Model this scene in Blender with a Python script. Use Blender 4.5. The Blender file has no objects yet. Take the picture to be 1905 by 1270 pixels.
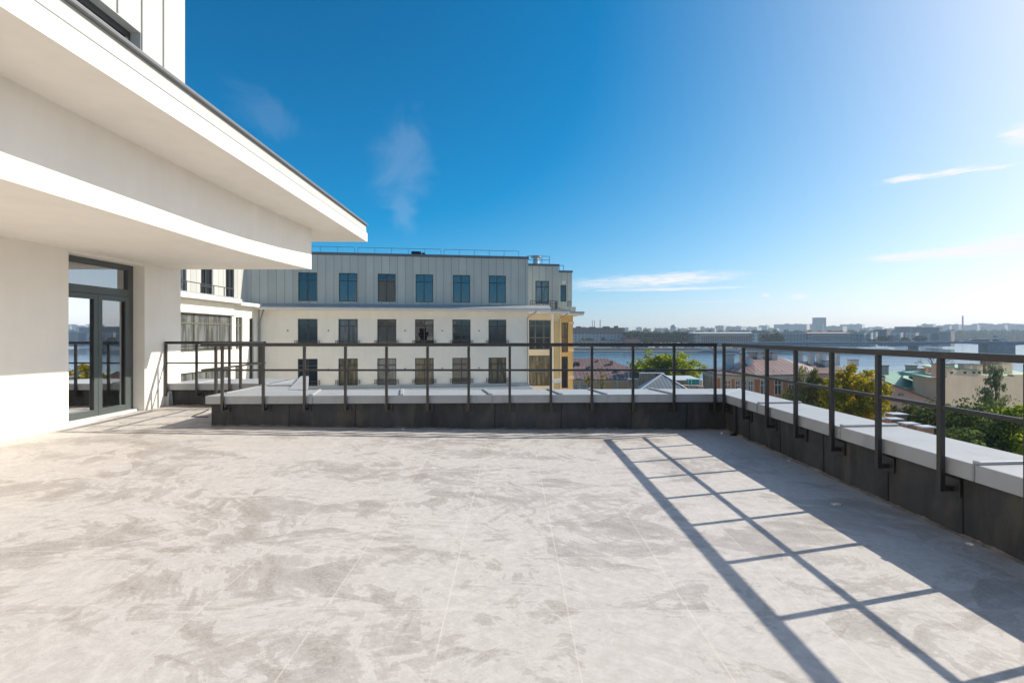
import bpy, bmesh, math, random
import numpy as np
from mathutils import Vector, Matrix
R = math.radians
random.seed(7); rng = np.random.default_rng(7)
scn = bpy.context.scene
col = scn.collection

# ------------------------------------------------------------------ camera
CZ = 1.364                       # eye height above the terrace
FPX, PX0, PY0 = 939.0, 953.0, 622.5   # focal length and vanishing point in photo pixels (planning numbers)
cam_d = bpy.data.cameras.new('camera'); cam = bpy.data.objects.new('camera', cam_d); col.objects.link(cam)
cam.location = (0, 0, CZ); cam.rotation_euler = (R(90), 0, 0)
cam_d.sensor_width = 36; cam_d.lens = FPX / 1905 * 36
cam_d.shift_y = -12.5 / 1905; cam_d.shift_x = 0
cam_d.clip_start = 0.05; cam_d.clip_end = 12000
scn.camera = cam

# ------------------------------------------------------------------ light
SUN_AZ = R(74.4); SUN_EL = R(34.3)      # clockwise from +Y, above the horizon
SKY_STRENGTH = 0.098; SUN_STRENGTH = 3.6; EXPOSURE = 0.88
scn.view_settings.view_transform = 'Standard'; scn.view_settings.look = 'None'
scn.view_settings.exposure = EXPOSURE; scn.view_settings.gamma = 1
sd = bpy.data.lights.new('sun', 'SUN'); sun = bpy.data.objects.new('sun', sd); col.objects.link(sun)
sd.energy = SUN_STRENGTH; sd.angle = R(0.5); sd.color = (1, .905, .765)
sdir = Vector((math.sin(SUN_AZ) * math.cos(SUN_EL), math.cos(SUN_AZ) * math.cos(SUN_EL), math.sin(SUN_EL)))
sun.rotation_euler = sdir.to_track_quat('Z', 'Y').to_euler(); sun.location = (20, 5, 30)
scn.cycles.use_denoising = True
scn.cycles.max_bounces = 8; scn.cycles.diffuse_bounces = 5; scn.cycles.transparent_max_bounces = 12
scn.cycles.volume_bounces = 1
scn.cycles.sample_clamp_indirect = 8

class NT:
    """small node-tree helper"""
    def __init__(s, tree): s.t = tree; s.n = tree.nodes; s.l = tree.links
    def node(s, typ, ins=None, **kw):
        n = s.n.new(typ)
        for k, v in kw.items(): setattr(n, k, v)
        for k, v in (ins or {}).items(): s.put(n.inputs[k], v)
        return n
    def put(s, sock, v):
        if hasattr(v, 'links') or isinstance(v, bpy.types.NodeSocket): s.l.new(v, sock)
        else: sock.default_value = v
    def m(s, op, a, b=None, c=None):
        n = s.node('ShaderNodeMath', operation=op)
        s.put(n.inputs[0], a)
        if b is not None: s.put(n.inputs[1], b)
        if c is not None: s.put(n.inputs[2], c)
        return n.outputs[0]
    def clamp01(s, a):
        n = s.node('ShaderNodeClamp'); s.put(n.inputs[0], a); return n.outputs[0]
    def ss(s, a, lo, hi, to0=0, to1=1):
        n = s.node('ShaderNodeMapRange', interpolation_type='SMOOTHSTEP')
        s.put(n.inputs[0], a); s.put(n.inputs[1], lo); s.put(n.inputs[2], hi); s.put(n.inputs[3], to0); s.put(n.inputs[4], to1)
        return n.outputs[0]
    def mix(s, f, a, b, blend='MIX'):
        n = s.node('ShaderNodeMix', data_type='RGBA', blend_type=blend)
        s.put(n.inputs[0], f); s.put(n.inputs[6], a); s.put(n.inputs[7], b); return n.outputs[2]
    def noise(s, vec, scale, detail=4, rough=.55, dist=0):
        n = s.node('ShaderNodeTexNoise'); s.put(n.inputs['Vector'], vec)
        n.inputs['Scale'].default_value = scale; n.inputs['Detail'].default_value = detail
        n.inputs['Roughness'].default_value = rough; n.inputs['Distortion'].default_value = dist
        return n.outputs[0]
    def mapping(s, vec, loc=(0, 0, 0), rot=(0, 0, 0), scale=(1, 1, 1)):
        n = s.node('ShaderNodeMapping'); s.put(n.inputs[0], vec)
        n.inputs[1].default_value = loc; n.inputs[2].default_value = rot; n.inputs[3].default_value = scale
        return n.outputs[0]

# ------------------------------------------------------------------ sky
wd = bpy.data.worlds.new('World'); scn.world = wd; wd.use_nodes = True
w = NT(wd.node_tree); w.n.clear()
sky = w.node('ShaderNodeTexSky', sky_type='NISHITA', sun_disc=False, sun_elevation=SUN_EL, sun_rotation=SUN_AZ)
sky.air_density = .585; sky.dust_density = 1.54; sky.ozone_density = 3.43; sky.altitude = 0
gm = w.node('ShaderNodeGamma', {0: sky.outputs[0], 1: 1.376})
v1 = w.node('ShaderNodeVectorMath', {0: gm.outputs[0], 1: (.097, .097, .097), 2: (1, 1, 1)}, operation='MULTIPLY_ADD')   # soft shoulder towards the sun
v2 = w.node('ShaderNodeVectorMath', {0: gm.outputs[0], 1: v1.outputs[0]}, operation='DIVIDE')
hs = w.node('ShaderNodeHueSaturation', {'Hue': .483, 'Saturation': 1.465, 'Value': 1.0, 'Color': v2.outputs[0]})
tc = w.node('ShaderNodeTexCoord')
sx = w.node('ShaderNodeSeparateXYZ', {0: tc.outputs['Generated']})
az = w.m('ARCTAN2', sx.outputs[0], sx.outputs[1]); el = w.m('ARCSINE', sx.outputs[2])
cv = w.node('ShaderNodeCombineXYZ', {0: az, 1: w.m('MULTIPLY', el, 4.0)}).outputs[0]
n1 = w.noise(cv, 12, 8, .62, .5); n3 = w.noise(tc.outputs['Generated'], 11, 8, .62, .9); n2 = w.noise(w.mapping(cv, scale=(1, 2.2, 1)), 34, 6, .65, .4)
def azel(px, py):
    a = math.atan((px - PX0) / FPX); return a, math.atan((PY0 - py) / FPX * math.cos(a))
total = None
# px, py, half-width, half-height, strength, raggedness, slope (radians of az per el)
for (cx, cy, hw, hh, st, rg, tl) in [(752, 305, 80, 125, .085, .6, .10), (750, 395, 34, 70, .09, .6, -.2), (500, 215, 95, 45, .05, .6, -1.2),
        (1245, 519, 130, 20, 1.0, .42, 0), (1150, 527, 120, 17, .6, .6, 0), (1240, 538, 160, 10, .8, .4, 0), (1300, 562, 220, 8, .4, .5, 0),
        (1695, 331, 90, 24, 1.0, 1.0, 0), (1780, 322, 60, 14, .9, .9, 0), (1850, 313, 45, 12, .8, .8, 0), (1820, 348, 60, 10, .6, .9, 0),
        (1810, 466, 180, 34, 1.4, .35, 0), (1880, 448, 130, 30, 1.1, .5, 0), (1690, 477, 100, 18, 1.0, .45, 0), (1488, 551, 17, 7, 1.0, .4, 0), (1425, 549, 10, 5, .8, .4, 0), (1900, 250, 40, 34, .9, .6, 0)]:
    if cx > 1000: hw *= 1.5; hh *= 1.35
    a0, e0 = azel(cx, cy); a1, e1 = azel(cx + hw, cy - hh); a2, e2 = azel(cx - hw, cy - hh)
    wa = abs(a1 - a2) / 2; we = abs(e1 - e0)
    de = w.m('SUBTRACT', el, e0)
    da = w.m('SUBTRACT', w.m('SUBTRACT', az, a0), w.m('MULTIPLY', de, tl))
    r = w.m('SQRT', w.m('ADD', w.m('POWER', w.m('DIVIDE', da, wa), 2), w.m('POWER', w.m('DIVIDE', de, we), 2)))
    nn = w.m('MULTIPLY', w.m('SUBTRACT', (w.m('ADD', w.m('MULTIPLY', n1, .65), w.m('MULTIPLY', n2, .35)) if cx > 1000 else n3), .5), rg * 3.2)
    mk = w.ss(w.m('ADD', w.m('SUBTRACT', .85, r), nn), -.05, .75)
    inside = w.ss(r, 1.35, .85)
    mk = w.m('MULTIPLY', w.m('MULTIPLY', mk, inside), (w.m('MULTIPLY', w.ss(n2, .32, .6, .55, 1), st) if cx > 1000 else st))
    total = mk if total is None else w.m('MAXIMUM', total, mk)
CLOUD = 5.4
skyc = w.mix(w.clamp01(total), hs.outputs[0], (CLOUD, CLOUD, CLOUD * 1.02, 1))
bg = w.node('ShaderNodeBackground', {'Color': skyc, 'Strength': SKY_STRENGTH})
w.l.new(bg.outputs[0], w.node('ShaderNodeOutputWorld').inputs[0])

# ------------------------------------------------------------------ materials
def new_mat(name):
    m = bpy.data.materials.new(name); m.use_nodes = True; t = NT(m.node_tree); t.n.clear()
    out = t.node('ShaderNodeOutputMaterial'); return m, t, out
def c4(c): return (c[0], c[1], c[2], 1)
def mat(name, c, rough=.7, metal=0, var=.12, vscale=3, bump=0, bscale=40, stripes=None, win=None, spec=.5, dirt=None, ior=None):
    """painted, rendered or metal surface: base colour with two scales of mottling, fine bump;
    stripes=(axis, pitch, width, dark) standing seams; win=(pitch_u, pitch_z, colour) far-off windows"""
    m, t, out = new_mat(name)
    p = t.node('ShaderNodeBsdfPrincipled', {'Roughness': rough, 'Metallic': metal})
    p.inputs['Specular IOR Level'].default_value = spec
    if ior: p.inputs['IOR'].default_value = ior
    pos = t.node('ShaderNodeTexCoord').outputs['Object']
    n1 = t.noise(pos, vscale, 6, .6, .4); n2 = t.noise(t.mapping(pos, scale=(1, 1, .25)), vscale * 4.3, 5, .6)
    f = t.m('ADD', t.m('MULTIPLY', n1, .6), t.m('MULTIPLY', n2, .4))
    v = t.ss(f, .3, .7, 1 - var, 1 + var)
    cc = t.mix(1.0, c4(c), t.node('ShaderNodeCombineColor', {0: v, 1: v, 2: v}).outputs[0], 'MULTIPLY')
    sp = t.node('ShaderNodeSeparateXYZ', {0: pos})
    if dirt:
        dm = t.m('MULTIPLY', t.ss(t.noise(t.mapping(pos, scale=(1, 1, .35)), dirt[1], 8, .65, .8), .5, .72), dirt[2])
        cc = t.mix(dm, cc, c4(dirt[0]))
    h = None
    if stripes:
        ax, pitch, wd_, dk = stripes
        u = sp.outputs['XYZ'.index(ax)] if ax != 'U' else t.m('ADD', sp.outputs[0], sp.outputs[1])
        fr = t.m('FRACT', t.m('DIVIDE', u, pitch))
        ln = t.m('LESS_THAN', fr, wd_ / pitch)
        cell = t.m('FLOOR', t.m('DIVIDE', u, pitch))
        rn = t.node('ShaderNodeTexWhiteNoise', noise_dimensions='1D'); t.put(rn.inputs['W'], cell)
        vv = t.m('ADD', .94, t.m('MULTIPLY', rn.outputs[0], .12))
        cc = t.mix(1.0, cc, t.node('ShaderNodeCombineColor', {0: vv, 1: vv, 2: vv}).outputs[0], 'MULTIPLY')
        cc = t.mix(ln, cc, c4([q * dk for q in c])); h = ln
    if win:
        pu, pz, wc = win
        u = t.m('ADD', sp.outputs[0], sp.outputs[1])
        fu = t.m('FRACT', t.m('DIVIDE', u, pu)); fz = t.m('FRACT', t.m('DIVIDE', sp.outputs[2], pz))
        a = t.m('MULTIPLY', t.m('GREATER_THAN', fu, .30), t.m('LESS_THAN', fu, .70))
        b = t.m('MULTIPLY', t.m('GREATER_THAN', fz, .28), t.m('LESS_THAN', fz, .78))
        ge = t.node('ShaderNodeNewGeometry'); sn = t.node('ShaderNodeSeparateXYZ', {0: ge.outputs['Normal']})
        side = t.m('LESS_THAN', t.m('ABSOLUTE', sn.outputs[2]), .4)
        cc = t.mix(t.m('MULTIPLY', t.m('MULTIPLY', a, b), side), cc, c4(wc))
    t.l.new(cc, p.inputs['Base Color'])
    if bump or h is not None:
        hh = t.noise(pos, bscale, 4, .6)
        if bump == 0: hh = h
        elif h is not None: hh = t.m('ADD', hh, t.m('MULTIPLY', h, 2))
        b = t.node('ShaderNodeBump', {'Strength': bump or .3, 'Height': hh, 'Distance': .02})
        t.l.new(b.outputs[0], p.inputs['Normal'])
    t.l.new(p.outputs[0], out.inputs[0]); return m

def floor_mat():
    m, t, out = new_mat('smeared_stone_tiles')
    p = t.node('ShaderNodeBsdfPrincipled', {'Roughness': .62})
    p.inputs['Specular IOR Level'].default_value = .35
    pos = t.node('ShaderNodeTexCoord').outputs['Object']
    s = t.node('ShaderNodeSeparateXYZ', {0: pos}); X, Y = s.outputs[0], s.outputs[1]
    tx = t.m('DIVIDE', t.m('ADD', X, 60.324), .6); ty = t.m('DIVIDE', t.m('SUBTRACT', Y, -57.5), .6)
    fx = t.m('ABSOLUTE', t.m('SUBTRACT', t.m('FRACT', tx), .5)); fy = t.m('ABSOLUTE', t.m('SUBTRACT', t.m('FRACT', ty), .5))
    ix = t.node('ShaderNodeCombineXYZ', {0: t.m('FLOOR', tx), 1: t.m('FLOOR', ty)}).outputs[0]
    wn = t.node('ShaderNodeTexWhiteNoise', noise_dimensions='2D'); t.put(wn.inputs['Vector'], ix)
    # warped coordinates: trowel sweeps
    wv = t.node('ShaderNodeTexNoise'); t.put(wv.inputs['Vector'], pos); wv.inputs['Scale'].default_value = .85; wv.inputs['Detail'].default_value = 3
    off = t.node('ShaderNodeVectorMath', {0: wv.outputs['Color'], 1: (.5, .5, .5)}, operation='SUBTRACT').outputs[0]
    offs = t.node('ShaderNodeVectorMath', operation='SCALE'); t.put(offs.inputs[0], off); offs.inputs['Scale'].default_value = .55
    wp = t.node('ShaderNodeVectorMath', {0: pos, 1: offs.outputs[0]}, operation='ADD').outputs[0]
    def strokes(scale, seed, stretch, det):
        vo = t.node('ShaderNodeTexVoronoi', voronoi_dimensions='2D', feature='F1'); t.put(vo.inputs['Vector'], t.mapping(wp, (seed, seed * 2, 0), scale=(.8, 1.25, 1))); vo.inputs['Scale'].default_value = scale
        rc = t.node('ShaderNodeSeparateColor', {0: vo.outputs['Color']})
        vr = t.node('ShaderNodeVectorRotate', rotation_type='Z_AXIS'); t.put(vr.inputs['Vector'], wp); t.put(vr.inputs['Angle'], t.m('ADD', .35, t.m('MULTIPLY', t.m('SUBTRACT', rc.outputs[0], .5), 2.6)))
        n = t.noise(t.mapping(vr.outputs[0], (seed, 0, 0), scale=(.55, stretch, 1)), det, 8, .66, .5)
        return n, rc.outputs[1]
    a = t.noise(t.mapping(wp, rot=(0, 0, R(24)), scale=(.8, 1.25, 1)), 1.05, 10, .60, .5)
    b, cb = strokes(1.6, 3.0, 2.0, 2.5)
    b2, cb2 = strokes(3.2, 8.0, 2.8, 3.8)
    cst, _ = strokes(1.9, 5.0, 7, 3.4)
    mott = t.noise(pos, 13, 6, .7, .3)
    grain = t.noise(pos, 210, 3, .7); grain2 = t.noise(pos, 60, 5, .7)
    big = t.noise(pos, .5, 3, .5)
    sm = t.m('ADD', t.m('ADD', t.m('MULTIPLY', a, .40), t.m('MULTIPLY', b, .34)), t.m('MULTIPLY', b2, .26))
    sm = t.m('ADD', sm, t.m('MULTIPLY', t.m('SUBTRACT', cb, .5), .050))
    sm = t.m('ADD', sm, t.m('MULTIPLY', t.m('SUBTRACT', cb2, .5), .035))
    sm = t.m('ADD', sm, t.m('MULTIPLY', t.m('SUBTRACT', cst, .5), .095))
    sm = t.m('ADD', sm, t.m('MULTIPLY', t.m('SUBTRACT', mott, .5), .08))
    sm = t.m('ADD', sm, t.m('MULTIPLY', t.m('SUBTRACT', wn.outputs[0], .5), .03))
    sm = t.m('ADD', sm, t.m('MULTIPLY', t.m('SUBTRACT', big, .5), .16))
    film = t.ss(sm, .385, .57)                      # dried grout film wiped over the stone
    edge = t.m('MULTIPLY', t.ss(sm, .485, .50), t.ss(sm, .52, .50))
    stone = t.mix(t.ss(grain2, .35, .65), (.285, .258, .236, 1), (.395, .366, .342, 1))
    stone = t.mix(t.m('MULTIPLY', t.ss(b, .35, .6), .45), stone, (.42, .40, .39, 1))
    filmc = t.mix(t.ss(t.m('ADD', t.m('MULTIPLY', cst, .35), t.m('MULTIPLY', mott, .65)), .36, .66), (.455, .435, .42, 1), (.56, .54, .525, 1))
    c = t.mix(t.m('MULTIPLY', film, .93), stone, filmc)
    c = t.mix(t.m('MULTIPLY', edge, .25), c, (.70, .68, .66, 1))
    # dark hair-line marks
    hl = t.noise(t.mapping(wp, (5, 1, 0), (0, 0, R(40)), (1.2, 2.0, 1)), 3.8, 7, .66, 2.6)
    hm = t.m('MULTIPLY', t.ss(t.m('ABSOLUTE', t.m('SUBTRACT', hl, .52)), .010, .0), t.ss(t.noise(pos, 1.7, 2), .5, .62))
    c = t.mix(t.m('MULTIPLY', hm, .55), c, (.16, .15, .145, 1))
    g = t.m('ADD', .80, t.m('MULTIPLY', grain, .40)); c = t.mix(1.0, c, t.node('ShaderNodeCombineColor', {0: g, 1: g, 2: g}).outputs[0], 'MULTIPLY')
    # ochre stains in streaks along some joints and small dust specks
    st = t.m('MULTIPLY', t.ss(t.noise(t.mapping(pos, scale=(2.4, .32, 1)), 1.0, 6, .6, .7), .62, .74), .30)
    c = t.mix(st, c, (.40, .30, .20, 1))
    sp = t.ss(t.noise(pos, 34, 2, .5), .775, .80); c = t.mix(t.m('MULTIPLY', sp, .5), c, (.72, .70, .68, 1))
    grout = t.m('MAXIMUM', t.m('GREATER_THAN', fx, .4948), t.m('MULTIPLY', t.m('GREATER_THAN', fy, .4950), .9))
    gv = t.m('MULTIPLY', grout, t.ss(t.noise(pos, 2.2, 3), .22, .52))
    c = t.mix(t.m('MULTIPLY', gv, .42), c, (.66, .60, .54, 1))
    t.l.new(c, p.inputs['Base Color'])
    t.put(p.inputs['Roughness'], t.m('ADD', .5, t.m('MULTIPLY', film, .18)))
    hgt = t.m('ADD', t.m('MULTIPLY', grain2, .5), t.m('SUBTRACT', t.m('MULTIPLY', film, .3), t.m('MULTIPLY', grout, .6)))
    bp = t.node('ShaderNodeBump', {'Strength': .22, 'Height': hgt, 'Distance': .006}); t.l.new(bp.outputs[0], p.inputs['Normal'])
    t.l.new(p.outputs[0], out.inputs[0]); return m

def glass_mat(name, tint, base_reflect=.12, power=1.0):
    m, t, out = new_mat(name)
    fr = t.node('ShaderNodeFresnel', {'IOR': 1.52})
    f = t.clamp01(t.m('ADD', base_reflect, t.m('MULTIPLY', fr.outputs[0], power)))
    mx = t.node('ShaderNodeMixShader', {0: f, 1: t.node('ShaderNodeBsdfTransparent', {'Color': c4(tint)}).outputs[0],
                2: t.node('ShaderNodeBsdfGlossy', {'Roughness': .005, 'Color': (.95, .97, 1, 1)}).outputs[0]})
    t.l.new(mx.outputs[0], out.inputs[0]); return m
def pane_mat(name, c, refl=.25):
    """window pane with a curtain, blind or dark room behind it"""
    m, t, out = new_mat(name)
    pos = t.node('ShaderNodeTexCoord').outputs['Object']
    wob = t.node('ShaderNodeBump', {'Strength': .06, 'Height': t.noise(pos, 1.3, 2), 'Distance': .05})
    d = t.node('ShaderNodeBsdfDiffuse', {'Color': t.mix(t.ss(t.noise(t.mapping(pos, scale=(3, 3, .4)), 1.5, 3), .4, .6), c4(c), c4([q * .45 for q in c]))})
    g = t.node('ShaderNodeBsdfGlossy', {'Roughness': .01, 'Color': (.9, .95, 1, 1), 'Normal': wob.outputs[0]})
    fr = t.node('ShaderNodeFresnel', {'IOR': 1.5})
    mx = t.node('ShaderNodeMixShader', {0: t.clamp01(t.m('ADD', refl, fr.outputs[0])), 1: d.outputs[0], 2: g.outputs[0]})
    t.l.new(mx.outputs[0], out.inputs[0]); return m
def leaf_mat(name, c1, c2, c3=None, scale=.5, trans=.35):
    m, t, out = new_mat(name)
    pos = t.node('ShaderNodeTexCoord').outputs['Object']
    n = t.noise(pos, scale, 4, .6); n2 = t.noise(pos, scale * 9, 2, .5)
    c = t.mix(t.ss(t.m('ADD', t.m('MULTIPLY', n, .6), t.m('MULTIPLY', n2, .4)), .38, .62), c4(c1), c4(c2))
    if c3: c = t.mix(t.ss(t.noise(t.mapping(pos, (9, 4, 1)), scale * 1.7, 3, .6), .52, .66), c, c4(c3))
    d = t.node('ShaderNodeBsdfDiffuse', {'Color': c}); tr = t.node('ShaderNodeBsdfTranslucent', {'Color': c})
    mx = t.node('ShaderNodeMixShader', {0: trans, 1: d.outputs[0], 2: tr.outputs[0]})
    t.l.new(mx.outputs[0], out.inputs[0]); return m
def water_mat():
    m, t, out = new_mat('river_water')
    p = t.node('ShaderNodeBsdfPrincipled', {'Base Color': (.03, .08, .13, 1), 'Roughness': .14}); p.inputs['IOR'].default_value = 1.33
    pos = t.node('ShaderNodeTexCoord').outputs['Object']
    a = t.noise(t.mapping(pos, rot=(0, 0, R(8)), scale=(.35, 1, 1)), .16, 5, .62, .4)
    b = t.noise(t.mapping(pos, scale=(.12, 1, 1)), .02, 4, .6, .6)
    hgt = t.m('ADD', a, t.m('MULTIPLY', t.noise(pos, .9, 3), .35))
    st = t.m('MULTIPLY', t.ss(b, .35, .65, .25, 1), .20)
    bp = t.node('ShaderNodeBump', {'Strength': st, 'Height': hgt, 'Distance': 1.1}); t.l.new(bp.outputs[0], p.inputs['Normal'])
    t.put(p.inputs['Roughness'], t.ss(b, .3, .7, .10, .26))
    t.l.new(p.outputs[0], out.inputs[0]); return m

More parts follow.
